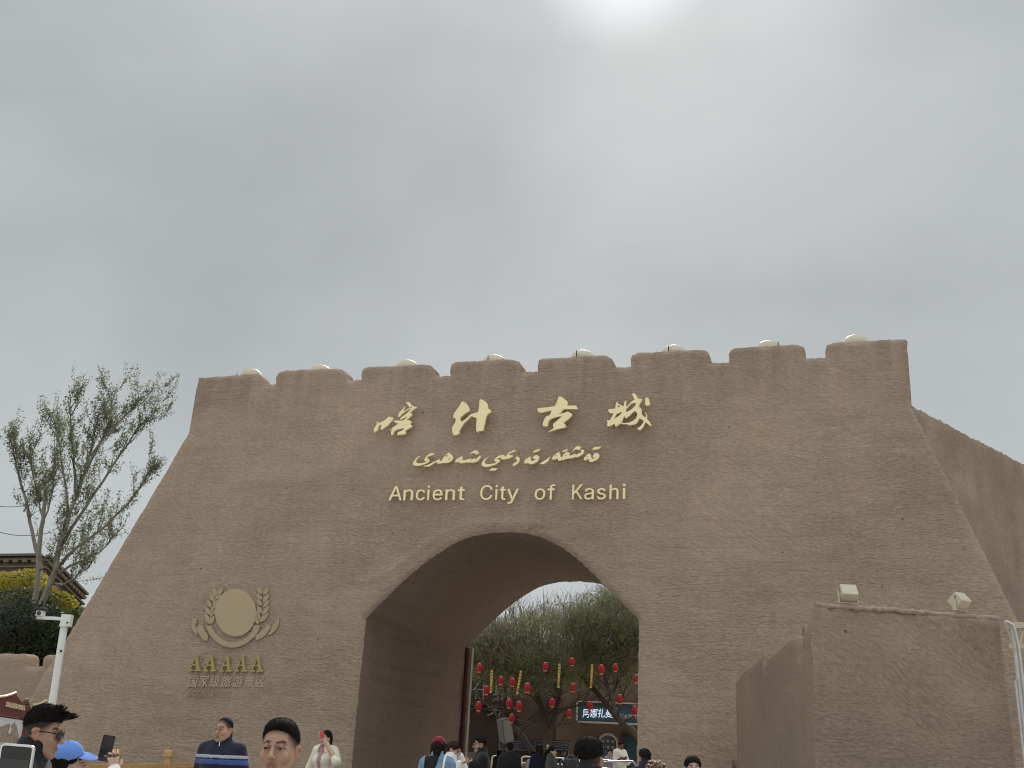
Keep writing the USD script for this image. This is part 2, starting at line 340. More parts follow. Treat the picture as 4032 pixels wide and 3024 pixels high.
    links = [('g.position', 'rot.vector'), ('rot.vector', 'w.vector'), ('w.color', 'wc.vector1'), ('wc.vector', 'ws.vector1'), ('rot.vector', 'wa.vector1'), ('ws.vector', 'wa.vector2'),
             ('wa.vector', 'm1.vector'), ('m1.vector', 'r1.vector'), ('wa.vector', 'm2r.vector'), ('m2r.vector', 'm2.vector'), ('m2.vector', 'r2.vector'),
             ('rot.vector', 'mk.vector'), ('mk.fac', 'mkr.value'), ('mkr.result', 'mkd.value1'), ('mkd.value', 'rm.fac'), ('r1.fac', 'rm.a'), ('r2.fac', 'rm.b'),
             ('rot.vector', 'fine.vector'), ('fine.fac', 'f2.value1'), ('rm.result', 'f2.value3'), ('rot.vector', 'tlm.vector'), ('tlm.vector', 'tl.vector'), ('tl.fac', 'f3.value1'), ('f2.value', 'f3.value3'),
             ('g.position', 'zs.vector'), ('zs.z', 'zt.value'), ('vs.fac', 'zv.value'), ('zt.result', 'zm.value1'), ('zv.result', 'zm.value2'), ('zm.value', 'zi.value2'), ('zs.z', 'zb.value'), ('zi.value', 'zk.value1'), ('zb.result', 'zk.value2'), ('zk.value', 'k3.value1'),
             ('rot.vector', 'am.vector'), ('am.fac', 'amr.value'), ('f3.value', 'hm.value1'), ('amr.result', 'hm.value2'), ('hm.value', 'b.height'), ('b.normal', 'p.normal'),
             ('rot.vector', 'c1.vector'), ('c1.fac', 'cr.fac'), ('rot.vector', 'vst.vector'), ('vst.vector', 'vs.vector'), ('vs.fac', 'vsr.value'), ('rm.result', 'fr.value'),
             ('vsr.result', 'k.value1'), ('fr.result', 'k.value2'), ('cr.color', 'cm.vector1'), ('wa.vector', 'pv.vector'), ('pv.distance', 'pm.value'), ('k.value', 'k2.value1'), ('pm.result', 'k2.value2'), ('k2.value', 'k3.value2'), ('k3.value', 'cm.scale'), ('cm.vector', 'p.base_color')]
    M[name] = usdkit.material(stage, '/World/Looks/' + name, nodes, links, surface='p.BSDF')


plaster('mud_plaster', (0.436, 0.328, 0.246), (0.476, 0.364, 0.278))
plaster('mud_plaster_smooth', (0.235, 0.175, 0.138), (0.28, 0.21, 0.165), strength=0.35, diag=0.1)  # smooth plaster of the passage, the shade under the arch put into its colour
plaster('mud_plaster_rough', (0.41, 0.308, 0.234), (0.47, 0.360, 0.277), rough_scale=1.1, strength=1.5, diag=0.7, psi=-0.3)
plaster('mud_plaster_side', (0.33, 0.24, 0.185), (0.41, 0.305, 0.235), rough_scale=.9, strength=1.9, diag=.8, psi=-1.15)
plaster('mud_plaster_flank', (0.370, 0.280, 0.205), (0.44, 0.337, 0.25), rough_scale=1.5, strength=.7, diag=.2, psi=-1.49)
mat('paving', (0.42, 0.395, 0.36), 0.85, var=0.15, vscale=0.8, bump=0.3, bscale=8)
mat('gold_letter', (0.92, 0.78, 0.46), 0.40, var=0.04, vscale=4, spec=0.5)
mat('brass_letter', (0.36, 0.27, 0.11), 0.4, var=0.15, vscale=9, spec=0.5, metal=0.25)
mat('relief_letter', (0.42, 0.32, 0.23), 0.8, var=0.10, vscale=9)
mat('emblem_beige', (0.37, 0.285, 0.18), 0.55, var=0.10, vscale=6, spec=0.4)
mat('emblem_disc', (0.42, 0.315, 0.17), 0.5, vscale=2.0, color2=(0.375, 0.305, 0.205), spec=0.4)
mat('cream_metal', (0.52, 0.46, 0.34), 0.5, var=0.05, vscale=5)
mat('dark_metal', (0.05, 0.05, 0.05), 0.5)

# ---------------------------------------------------------------- ground
g = trimesh.creation.box([3000, 3000, 0.2]); g.apply_translation([0, 800, -0.105])
solid('ground', g, 'paving', kind='structure')
pl = []
# courtyard behind the gate lies a little higher; a low ramp in the passage leads up to it
court = Polygon([(-14, 34.2), (40, 25.5), (60, 75), (-30, 75)])
cm = extrude(court, 0.25)
solid('courtyard_paving', cm, 'paving', kind='structure')

# ---------------------------------------------------------------- the gate
DEPTH = 7.5
ZF = 10.07
mer_px = [
    [(425, 815), (470, 812), (530, 807.5), (553, 806), (562, 809), (566, 817), (568, 830)],
    [(594, 829), (595, 815), (598, 805), (606, 800), (660, 797), (705, 795), (728, 795), (740, 798), (748, 806), (750, 822)],
    [(778, 822), (779, 806), (782, 796), (792, 791), (850, 789), (900, 786), (920, 786), (931, 790), (937, 798), (939, 812)],
    [(971, 810), (971, 797), (973, 786), (982, 780), (1030, 778), (1085, 774), (1106, 775), (1119, 780), (1126, 788), (1127, 803)],
    [(1161, 801), (1161, 787), (1163, 778), (1172, 773), (1225, 771), (1290, 766), (1305, 766), (1317, 771), (1324, 779), (1325, 793)],
    [(1362, 791), (1362, 775), (1365, 766), (1376, 760), (1430, 758), (1505, 754), (1520, 755), (1530, 760), (1533, 767), (1534, 781)],
    [(1574, 780), (1574, 763), (1578, 755), (1588, 750), (1640, 747), (1710, 743), (1725, 743), (1736, 748), (1740, 757), (1740, 771)],
    [(1783, 769), (1783, 753), (1788, 744), (1800, 739), (1870, 735), (1946, 731), (1955, 731), (1959, 736)],
]
mer = [np.array([gate_sz(*p) for p in q]) for q in mer_px]
for i, q in enumerate(mer):
    if i > 0:
        q[0, 1] = ZF
    if i < 7:
        q[-1, 1] = ZF
LEFT, RIGHT = -8.57, 8.68
L_SHOULDER, R_SHOULDER = (LEFT, 8.84), (RIGHT, 8.84)
L_FOOT, R_FOOT = (-12.75, -0.05), (11.95, -0.05)
mer[0][0, 0] = LEFT
mer[7][-1, 0] = RIGHT; mer[7][-2, 0] = RIGHT - .03
top = np.vstack(mer)
arch = chaikin([(-3.27, 4.27), (-3.05, 4.52), (-2.15, 5.42), (-1.27, 6.02), (-.75, 6.17), (-.18, 6.22), (.32, 6.19), (.78, 6.08), (1.42, 5.73), (2.11, 5.08), (2.72, 4.5), (2.92, 4.30)], 3)
arch = np.vstack([[(-3.27, -0.05)], arch, [(2.92, -0.05)]])
outline = np.vstack([[L_FOOT], [L_SHOULDER], top, [R_SHOULDER], [R_FOOT], arch[::-1]])
STEP = 0.075
loop = dense(outline, STEP)
wall_poly = Polygon(loop)


def relief(s, z):
    p = np.stack([s, z, np.zeros_like(s)], -1)
    d = 0.05 * (fbm(p * (0.55, 0.7, 1), 3, 3) - .5) + 0.035 * (fbm(p * (1.6, 4.0, 1), 4, 11) - .5)
    return d


rng = np.random.default_rng(3)
gx, gz = np.meshgrid(np.arange(-12.8, 12.0, STEP), np.arange(0, 10.9, STEP))
pts = np.stack([gx.ravel(), gz.ravel()], 1) + rng.uniform(-.018, .018, (gx.size, 2))
seams = np.vstack([dense([(m[0, 0] if i else LEFT, ZF), (m[-1, 0] if i < 7 else RIGHT, ZF)], STEP, closed=False)[1:-1] for i, m in enumerate(mer)])
keep = shapely.contains_xy(wall_poly.buffer(-0.04), pts[:, 0], pts[:, 1]) & (np.abs(pts[:, 1] - ZF) > 0.035)
jl = loop + (rng.normal(0, .006, loop.shape))
allp = np.vstack([jl, seams, pts[keep]])
tri = Delaunay(allp).simplices
cen = allp[tri].mean(1)
poly_j = Polygon(jl).buffer(0)
tri = tri[shapely.contains_xy(poly_j, cen[:, 0], cen[:, 1])]
cen = allp[tri].mean(1)
a, b, c = allp[tri[:, 0]], allp[tri[:, 1]], allp[tri[:, 2]]
area = (b[:, 0] - a[:, 0]) * (c[:, 1] - a[:, 1]) - (b[:, 1] - a[:, 1]) * (c[:, 0] - a[:, 0])
tri[area < 0] = tri[area < 0][:, ::-1]
# rounded arrises: the face falls back a little towards its edges
edge = LineString(np.vstack([jl, jl[:1]]))
dist = shapely.distance(shapely.points(allp), edge)
dist[allp[:, 1] < 0.15] = 9
R = 0.07
fall = np.where(dist < R, R - np.sqrt(np.maximum(R * R - (R - dist) ** 2, 0)), 0) * 0.75
# the faint plaster rib that follows the arch above its opening
rib = LineString(chaikin([gate_sz(*p) for p in ((778, 1258), (835, 1238), (885, 1205), (930, 1168), (985, 1140), (1040, 1128), (1110, 1126), (1180, 1134))], 2))
dr = shapely.distance(shapely.points(allp), rib)
depth = relief(allp[:, 0], allp[:, 1]) + fall - 0.03 * np.exp(-(dr / 0.07) ** 2)
front = gate_pt(allp[:, 0], allp[:, 1], depth)
inmer = cen[:, 1] > ZF
which = np.full(len(tri), -1)
for i, m in enumerate(mer):
    lo, hi = (m[:, 0].min() - .1, m[:, 0].max() + .1)
    which[inmer & (cen[:, 0] > lo) & (cen[:, 0] < hi)] = i


def sub(v, f):
    u, inv = np.unique(f, return_inverse=True)
    return v[u], inv.reshape(f.shape)


def strip(front_pts, sz, depths, closed=False, wob=0.0, flip=False):
    """the sides behind a row of points on the face"""
    rows = [front_pts] + [gate_pt(sz[:, 0], sz[:, 1], d) for d in depths]
    for r, d in zip(rows[1:], depths):
        if wob:
            r += wob * (fbm(r * 1.3, 3, 5)[:, None] - .5) * np.array([0, 0, 1.0]) + wob * (fbm(r * 1.3, 3, 9)[:, None] - .5) * GT
    v = np.vstack(rows); n = len(sz); f = []
    for i in range(len(rows) - 1):
        k = np.arange(n if closed else n - 1); k2 = (k + 1) % n
        f.append(np.stack([i * n + k, i * n + k2, (i + 1) * n + k2], 1)); f.append(np.stack([i * n + k, (i + 1) * n + k2, (i + 1) * n + k], 1))
    f = np.vstack(f)
    return v, f[:, ::-1] if flip else f


def join(*ms):
    v, f, o = [], [], 0
    for a, b in ms:
        v.append(a); f.append(np.asarray(b) + o); o += len(a)
    return np.vstack(v), np.vstack(f)


GATE = thing('city_gate', 'tall brown mud-plastered city gate with one wide archway and a battlemented top', 'gate')
nl = len(jl)
kA = int(np.argmin(np.linalg.norm(loop - arch[-1], axis=1)))
kB = int(np.argmin(np.linalg.norm(loop - arch[0], axis=1)))
kf0 = int(np.argmin(np.linalg.norm(loop - R_FOOT, axis=1)))
kR = int(np.argmin(np.linalg.norm(loop - np.array(R_SHOULDER), axis=1)))
kL = int(np.argmin(np.linalg.norm(loop - np.array(L_SHOULDER), axis=1)))
deps = [0.3, 1, 2, 3, 4, 5, 6, 7, DEPTH]
body = [sub(front, tri[which < 0])]
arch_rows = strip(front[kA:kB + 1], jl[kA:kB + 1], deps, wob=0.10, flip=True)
outer = [strip(front[0:kL + 1], jl[0:kL + 1], deps, wob=.05, flip=True), strip(front[kR:kf0 + 1], jl[kR:kf0 + 1], deps, wob=.05, flip=True)]
sill = []
for i in range(7):                                   # the floors of the gaps between the merlons
    a0, b0 = mer[i][-1], mer[i + 1][0]
    i0 = int(np.argmin(np.linalg.norm(loop - a0, axis=1))); i1 = int(np.argmin(np.linalg.norm(loop - b0, axis=1)))
    sill.append(strip(front[i0:i1 + 1], jl[i0:i1 + 1], [0.45], flip=True))
roof = np.array([(LEFT, ZF), (RIGHT, ZF)])
rv = np.vstack([gate_pt(roof[:, 0], roof[:, 1], 0.44), gate_pt(roof[:, 0], roof[:, 1], DEPTH)]) - [0, 0, .01]
roofm = (rv, np.array([(0, 1, 3), (0, 3, 2)]))
shl = (np.vstack([gate_pt(LEFT, [8.84, ZF], 0.05), gate_pt(LEFT, [8.84, ZF], DEPTH), gate_pt(RIGHT, [8.84, ZF], 0.05), gate_pt(RIGHT, [8.84, ZF], DEPTH)]), np.array([(0, 1, 3), (0, 3, 2), (4, 7, 5), (4, 6, 7)]))
bp = Polygon(np.vstack([[L_FOOT], [L_SHOULDER], [(LEFT, ZF)], [(RIGHT, ZF)], [R_SHOULDER], [R_FOOT], arch[::-1]]))
bv, bf = trimesh.creation.triangulate_polygon(bp, engine='earcut')
back = (gate_pt(bv[:, 0], bv[:, 1], DEPTH), bf)
part(GATE, 'wall', trimesh.Trimesh(*join(*body, *outer, *sill, roofm, shl, back), process=False), 'mud_plaster', smooth=40)
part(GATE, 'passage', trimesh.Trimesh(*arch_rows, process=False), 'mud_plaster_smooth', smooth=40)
for i in range(8):
    i0 = int(np.argmin(np.linalg.norm(loop - mer[i][0], axis=1))); i1 = int(np.argmin(np.linalg.norm(loop - mer[i][-1], axis=1)))
    T = 0.42
    st = strip(front[i0:i1 + 1], jl[i0:i1 + 1], [0.1, T], flip=True)
    ring = jl[i0:i1 + 1]
    q = ring if i not in (0, 7) else np.vstack([[(LEFT, ZF)], ring] if i == 0 else [ring, [(RIGHT, ZF)]])
    v2, f2 = trimesh.creation.triangulate_polygon(Polygon(q).buffer(0), engine='earcut')
    part(GATE, 'merlon', trimesh.Trimesh(*join(sub(front, tri[which == i]), st, (gate_pt(v2[:, 0], v2[:, 1], T), f2)), process=False), 'mud_plaster', smooth=40)

# ---------------------------------------------------------------- raised lettering on the gate
def on_wall(poly, depth, lift, curve_hint=None):
    """a flat shape given in (s, z) on the gate's face, as a slab that stands off the face on hidden studs"""
    m = extrude(poly, depth)
    v = np.array(m.vertices)
    m.vertices = gate_pt(v[:, 0], v[:, 1], -(lift + v[:, 2]))
    return m


def crop_poly(rings, x0, y0, sc, holes=()):
    tr = lambda r: [gate_sz((x0 + x / sc) / K, (y0 + y / sc) / K) for x, y in r]
    return Polygon(tr(rings), [tr(h) for h in holes]).buffer(0)


Z1 = (1470, 1580, 11.06); Z2 = (1780, 1570, 10.367); Z3 = (2110, 1560, 10.368); Z4 = (2380, 1540, 9.757)
KA = [crop_poly([(245,955),(275,960),(325,1050),(440,985),(600,910),(760,760),(800,745),(860,775),(950,775),(940,900),(870,960),(800,1050),(745,1125),(650,1180),(480,1310),(415,1310),(445,1150),(465,1085),(400,1110),(335,1160),(325,1220),(295,1310),(240,1375),(195,1385),(185,1435),(155,1430),(145,1380),(125,1355),(130,1310),(190,1180),(250,1100),(260,1030)], *Z1),
      crop_poly([(1450,310),(1460,320),(1440,400),(1400,470),(1405,490),(1480,495),(1600,420),(1700,370),(1745,370),(1740,395),(1650,430),(1500,510),(1380,600),(1300,670),(1270,720),(1210,770),(1185,750),(1190,680),(1230,570),(1360,450)], *Z1),
      crop_poly([(1525,150),(1560,125),(1660,115),(1780,245),(1785,275),(1830,280),(1870,310),(1970,320),(1995,345),(1880,420),(1760,500),(1700,580),(1720,600),(1790,620),(1770,670),(1680,770),(1545,900),(1620,905),(1700,920),(1775,965),(1690,1060),(1780,1130),(1785,1180),(1700,1230),(1620,1280),(1480,1350),(1515,1400),(1490,1490),(1430,1515),(1200,1530),(1130,1550),(1160,1500),(1140,1470),(1190,1410),(1350,1350),(1480,1260),(1330,1265),(1130,1310),(1030,1360),(990,1430),(970,1500),(890,1560),(870,1410),(900,1350),(955,1275),(880,1300),(770,1335),(900,1260),(1050,1150),(1200,1050),(1060,1005),(975,935),(1100,920),(1370,920),(1480,860),(1590,740),(1500,775),(1350,850),(1260,890),(1260,860),(1330,770),(1450,690),(1600,570),(1740,405),(1790,305),(1750,305),(1700,350),(1670,350),(1620,250)], *Z1)]
SHI = [crop_poly([(515,175),(650,265),(730,350),(805,530),(740,600),(660,640),(510,760),(405,855),(455,1020),(560,960),(700,850),(850,700),(980,670),(1140,625),(1160,540),(1190,350),(1195,250),(1180,235),(1195,180),(1255,75),(1310,120),(1420,180),(1500,260),(1530,370),(1530,480),(1620,500),(1630,545),(1695,605),(1600,660),(1500,740),(1450,880),(1410,1080),(1375,1200),(1360,1350),(1280,1390),(1170,1390),(1130,1440),(1085,1420),(1065,1330),(1065,1100),(1085,860),(980,830),(870,785),(700,950),(570,1070),(430,1280),(370,1400),(390,1440),(370,1500),(320,1505),(270,1555),(230,1545),(140,1570),(130,1520),(95,1430),(90,1270),(110,1200),(180,1100),(235,970),(235,890),(200,865),(125,840),(135,760),(200,620),(330,450),(440,270)], *Z2)]
GU = [crop_poly([(990,95),(1080,95),(1200,170),(1320,270),(1365,335),(1330,440),(1340,470),(1500,465),(1660,455),(1720,500),(1775,585),(1760,605),(1500,605),(1320,600),(1170,625),(1080,745),(950,825),(1090,790),(1200,760),(1310,715),(1370,710),(1500,770),(1545,830),(1520,880),(1380,1020),(1210,1140),(1205,1175),(1290,1260),(1270,1330),(1200,1365),(1000,1405),(830,1445),(700,1495),(545,1540),(700,1445),(800,1380),(775,1350),(790,1320),(760,1300),(765,1240),(800,1170),(900,1100),(1060,960),(1135,885),(900,925),(720,980),(620,1040),(575,1120),(545,1270),(520,1300),(360,1290),(345,1220),(370,1100),(430,980),(500,890),(640,855),(680,740),(700,655),(500,700),(300,745),(220,745),(150,690),(115,580),(300,555),(600,525),(830,485),(900,370),(970,180)], *Z3)]
CHENG = [crop_poly([(1110,190),(1150,155),(1220,180),(1290,270),(1320,360),(1400,370),(1495,380),(1440,500),(1380,600),(1355,690),(1420,710),(1470,770),(1470,950),(1540,1030),(1620,1090),(1640,1000),(1600,900),(1640,915),(1675,1000),(1665,1130),(1780,1250),(1860,1410),(1790,1400),(1660,1290),(1600,1295),(1520,1470),(1440,1550),(1370,1570),(1305,1495),(1400,1450),(1500,1330),(1555,1230),(1500,1180),(1390,1110),(1330,1220),(1280,1300),(1200,1350),(935,1385),(960,1335),(800,1340),(690,1325),(655,1310),(600,1360),(500,1425),(465,1420),(430,1310),(330,1380),(230,1420),(150,1420),(150,1370),(170,1290),(150,1240),(165,1175),(250,1200),(330,1060),(405,935),(250,905),(195,830),(215,770),(460,745),(490,560),(535,480),(580,550),(680,620),(785,655),(800,520),(860,430),(895,510),(865,530),(880,690),(1000,570),(1100,460),(1210,395),(1150,310)], *Z4,
                   holes=[[(560,605),(645,670),(555,715)], [(730,865),(690,950),(600,1030),(410,1140),(510,945)], [(1240,530),(1250,600),(1150,720),(1050,800),(880,890),(870,770),(960,670),(1080,560),(1180,525)], [(820,1000),(830,1100),(880,1110),(1000,1020),(1120,900),(1215,835),(1280,890),(1305,970),(1260,1120),(1150,1210),(1000,1280),(850,1300),(690,1290),(760,1130)]]),
         crop_poly([(1610,340),(1650,330),(1730,340),(1765,480),(1800,570),(1740,625),(1650,630),(1605,600)], *Z4)]
INS = thing('chinese_inscription', 'big gold brush-written Chinese characters, top line of writing over the arch', 'sign lettering')
for strokes in (KA, SHI, GU, CHENG):
    part(INS, 'character', [on_wall(q, 0.07, 0.09) for q in strokes], 'gold_letter')
U5 = (1620, 1750, 7.373); U6 = (1880, 1740, 7.373); U7 = (2130, 1740, 8.193)
uy = [
    (U5, [([(90,610),(110,540),(200,420),(290,368),(310,375),(230,430),(180,510),(190,560),(260,585),(400,570),(475,540),(420,490),(440,440),(500,360),(600,295),(710,290),(715,300),(650,350),(560,370),(495,420),(570,480),(560,530),(470,590),(300,650),(200,655),(120,640)], [])]),
    (U5, [([(400,660),(520,630),(620,580),(740,520),(800,490),(860,460),(870,480),(860,515),(910,520),(960,450),(1000,385),(1100,290),(1150,280),(1200,320),(1255,400),(1230,480),(1180,530),(1080,570),(960,575),(850,590),(795,585),(790,535),(740,555),(640,620),(580,665),(500,675),(405,668)], [[(1005,388),(1070,340),(1120,380)], [(1155,425),(1175,465),(1110,490)]])]),
    (U5, [([(1310,540),(1330,490),(1400,430),(1515,370),(1520,440),(1530,500),(1600,495),(1700,460),(1765,440),(1740,480),(1820,460),(1915,430),(1890,470),(1940,460),(1980,400),(2040,350),(2050,390),(2020,450),(1960,520),(1880,555),(1780,572),(1800,545),(1660,568),(1670,545),(1550,575),(1440,580),(1440,535),(1400,550),(1320,552)], [[(1385,470),(1440,440),(1440,470)]]), ([(1720,330),(1790,260),(1880,208),(1950,215),(2000,260),(1995,285),(1920,330),(1890,300),(1850,275),(1800,290)], [])]),
    (U6, [([(160,680),(180,620),(250,530),(345,480),(290,530),(240,610),(260,660),(350,680),(500,665),(590,630),(525,570),(560,510),(660,435),(810,410),(815,455),(870,455),(900,400),(960,340),(1060,290),(1160,275),(1120,310),(1000,360),(945,405),(1000,425),(1070,415),(1060,460),(980,510),(850,540),(730,545),(725,490),(610,515),(690,560),(690,600),(600,670),(450,730),(300,768),(210,745),(170,720)], []), ([(370,865),(450,800),(620,795),(550,865)], [])]),
    (U6, [([(1055,738),(1080,665),(1150,620),(1200,595),(1150,520),(1165,465),(1190,455),(1250,490),(1262,560),(1225,650),(1150,705)], [])]),
    (U6, [([(1390,640),(1410,570),(1460,520),(1580,460),(1590,595),(1680,570),(1755,540),(1690,535),(1635,505),(1680,440),(1750,420),(1820,440),(1825,510),(1780,600),(1680,665),(1550,688),(1520,650),(1450,660),(1395,655)], [[(1470,560),(1510,545),(1505,570)]]), ([(1635,352),(1700,280),(1865,230),(1800,310)], [])]),
    (U6, [([(1830,680),(1950,600),(2060,530),(2150,450),(2100,570),(2040,630),(1960,680)], [])]),
    (U7, [([(385,580),(420,520),(500,440),(620,360),(650,450),(690,560),(750,470),(840,380),(900,370),(960,400),(960,440),(940,490),(1050,460),(1160,415),(1130,460),(1200,440),(1290,385),(1270,430),(1330,390),(1310,340),(1380,270),(1430,330),(1400,410),(1320,485),(1180,545),(1165,520),(1010,575),(1005,560),(850,590),(600,655),(570,570),(500,605),(420,610)], [[(485,500),(550,460),(550,498)], [(805,475),(850,470),(875,490),(820,495)]]), ([(725,330),(830,295),(900,280),(870,340),(740,368)], []), ([(1040,370),(1090,270),(1180,185),(1260,180),(1330,215),(1275,305),(1180,280),(1110,300)], [])]),
    (U7, [([(1410,600),(1440,540),(1520,450),(1600,415),(1640,450),(1670,580),(1760,575),(1840,540),(1760,550),(1690,530),(1730,450),(1790,390),(1850,400),(1920,460),(1900,550),(1830,620),(1700,675),(1605,690),(1580,640),(1560,570),(1510,630),(1450,640)], [[(1500,520),(1540,505),(1560,525),(1520,530)]]), ([(1680,290),(1740,215),(1975,190),(1900,265),(1800,290)], [])]),
]
INS2 = thing('uyghur_inscription', 'gold flowing Arabic-script line of raised letters, middle line of writing over the arch', 'sign lettering')
for zc, pieces in uy:
    part(INS2, 'letter', [on_wall(crop_poly(o, *zc, holes=h), 0.06, 0.06) for o, h in pieces], 'gold_letter')
INS3 = thing('english_inscription', 'gold raised Latin letters in one row just above the arch', 'sign lettering')
cs = 2212 / 1300.0
for ch, xa, xb in (('A', 315, 400), ('n', 412, 475), ('c', 495, 555), ('i', 570, 585), ('e', 608, 672), ('n', 692, 755), ('t', 775, 820), ('C', 925, 1005), ('i', 1025, 1040), ('t', 1055, 1095), ('y', 1105, 1180), ('o', 1290, 1360), ('f', 1375, 1425), ('K', 1540, 1610), ('a', 1622, 1685), ('s', 1707, 1765), ('h', 1790, 1850), ('i', 1878, 1898)):
    t = meshkit.text_mesh(ch, 0.55, 0.04)
    base = gate_sz((1350 + xa / cs) / K, (1500 + (806 - 10 * xa / 1900) / cs) / K); end = gate_sz((1350 + xb / cs) / K, (1500 + (806 - 10 * xb / 1900) / cs) / K)
    v = np.array(t.vertices); v[:, 0] = (v[:, 0] - v[:, 0].min()) / np.ptp(v[:, 0])
    H = 0.335 / 0.55
    t.vertices = gate_pt(base[0] + v[:, 0] * (end[0] - base[0]), base[1] + v[:, 1] * H, -(0.05 + v[:, 2]))
    part(INS3, 'letter', t, 'gold_letter')

# ---------------------------------------------------------------- the round emblem and the rating under it
ZE = (700, 2280, 3.318)
EMB = thing('scenic_area_emblem', 'round beige emblem with wheat ears and ribbon on the wall left of the arch', 'emblem')
a = np.linspace(0, 2 * np.pi, 48, endpoint=False)
part(EMB, 'disc', on_wall(crop_poly(list(zip(766 + 268 * np.cos(a), 440 + 312 * np.sin(a))), *ZE), 0.035, 0.01), 'emblem_disc')
part(EMB, 'ribbon', on_wall(crop_poly([(378,612),(450,612),(490,690),(560,770),(650,820),(740,830),(830,810),(920,760),(980,690),(1005,608),(1092,604),(1060,690),(1000,770),(900,850),(800,890),(720,900),(610,880),(500,810),(430,730)], *ZE), 0.035, 0.01), 'emblem_beige')
for rb in ([(250,655),(290,590),(325,605),(370,690),(408,740),(395,812),(350,800),(300,745)], [(180,565),(225,520),(265,530),(235,620),(262,640),(270,740),(225,700),(190,640)],
           [(1205,585),(1225,640),(1190,690),(1130,760),(1030,805),(1022,740),(1090,690)], [(1335,505),(1330,590),(1290,670),(1225,725),(1170,738),(1220,680),(1240,620),(1290,560)]):
    part(EMB, 'ribbon_tail', on_wall(crop_poly(rb, *ZE), 0.03, 0.008), 'emblem_beige')


def leaf_poly(x0, y0, x1, y1, w):
    p0, p1 = np.array([x0, y0], float), np.array([x1, y1], float); d = p1 - p0; L = np.linalg.norm(d); n = np.array([-d[1], d[0]]) / L
    t = np.array([0, .15, .35, .6, .85, 1]); ww = np.array([.05, .6, 1, .85, .4, 0]) * w
    return [tuple(p0 + d * q + n * e) for q, e in zip(t, ww)] + [tuple(p0 + d * q - n * e) for q, e in zip(t[::-1], ww[::-1])]


for (x0, y0, x1, y1) in ((492,235,488,100),(510,215,605,120),(478,300,435,185),(495,285,578,190),(442,375,400,265),(468,345,560,255),(428,470,370,355),(440,430,532,320),(430,590,360,430),(436,515,502,375),(440,592,485,440),
                         (1112,195,1045,115),(1128,210,1195,105),(1110,270,1030,195),(1125,300,1205,190),(1110,350,1035,260),(1122,375,1205,275),(1105,450,1045,345),(1112,470,1205,350),(1070,550,1045,400),(1080,565,1200,440),(1062,590,1020,470)):
    part(EMB, 'wheat_leaf', on_wall(crop_poly(leaf_poly(x0, y0, x1, y1, 30), *ZE), 0.03, 0.008), 'emblem_beige')
RAT = thing('rating_letters', 'row of five brass capital letters below the round emblem', 'sign lettering')
for xo, yo in ((160, -8), (358, -4), (563, 0), (763, 0), (968, 2)):
    o = [(92,1018),(118,1010),(142,1180),(162,1196),(162,1213),(80,1213),(80,1197),(100,1188),(95,1140),(52,1140),(32,1182),(58,1197),(58,1212),(0,1212),(2,1197),(17,1188)]
    h = [(88,1052),(93,1122),(58,1122)]
    part(RAT, 'letter', on_wall(crop_poly([(x + xo, y + yo) for x, y in o], *ZE, holes=[[(x + xo, y + yo) for x, y in h]]), 0.05, 0.02), 'brass_letter')
R2 = thing('rating_text', 'mud-coloured raised Chinese characters under the five brass letters', 'sign lettering')
for ch, xa in zip('国家级旅游景区', (130, 268, 415, 568, 718, 868, 1008)):
    b = gate_sz((700 + xa / 3.318) / K, (2280 + 1412 / 3.318) / K); e = gate_sz((700 + (xa + 122) / 3.318) / K, (2280 + 1412 / 3.318) / K)
    k = (e[0] - b[0]) / 112.0
    g = shapely.affinity.affine_transform(glyph(ch), [k, 0.10 * k, 0, k * 1.12, b[0] - 4 * k, b[1] + 12 * k]).buffer(0.003)
    part(R2, 'character', on_wall(g, 0.035, -0.005), 'relief_letter')
R3 = thing('rating_text_latin', 'mud-coloured small raised Latin capitals, lowest line of writing under the emblem', 'sign lettering')
t = meshkit.text_mesh('NATIONAL TOURIST ATTRACTION', 0.1, 0.02)
b = gate_sz((700 + 115 / 3.318) / K, (2280 + 1536 / 3.318) / K); e = gate_sz((700 + 1105 / 3.318) / K, (2280 + 1546 / 3.318) / K)
pieces = t.split(only_watertight=False)
order = sorted(pieces, key=lambda q: q.bounds[0][0]); W = t.bounds[1][0]
for q in order:
    v = np.array(q.vertices)
    q.vertices = gate_pt(b[0] + v[:, 0] / W * (e[0] - b[0]) + .12 * v[:, 1], b[1] + v[:, 0] / W * (e[1] - b[1]) + v[:, 1] * 1.25, -(-0.005 + v[:, 2]))
    part(R3, 'letter', q, 'relief_letter')

# ---------------------------------------------------------------- round lamps behind the merlons
dome_px = [(543, 799), (693, 791), (880, 780), (1068, 769), (1258, 759), (1455, 748), (1660, 738), (1847, 726)]
names = ['first', 'second', 'third', 'fourth', 'fifth', 'sixth', 'seventh', 'eighth']
LAMP = None
for i, (x, y) in enumerate(dome_px):
    s, z = gate_sz(x, y - 3, 0.55)
    loc = gate_pt(s, z, 0.6)
    lab = f'cream round floodlight on the {names[i]} merlon from the left end of the gate'
    if LAMP is None:
        LAMP = thing('merlon_floodlight', lab, 'floodlight', loc, group='cream floodlights along the top of the gate')
        pr = [(0.001, 0.0), (.1, -.012), (.19, -.05), (.26, -.12), (.285, -.21), (.285, -.25), (.26, -.25), (.001, -.23)]
        part(LAMP, 'housing', lathe(pr, 28), 'cream_metal', smooth=50)
        part(LAMP, 'bracket', [box((0, 0, -.42), (.05, .30, .40)), box((0, 0, -.61), (.3, .3, .02))], 'dark_metal')
    else:
        dup(LAMP, lab, loc)
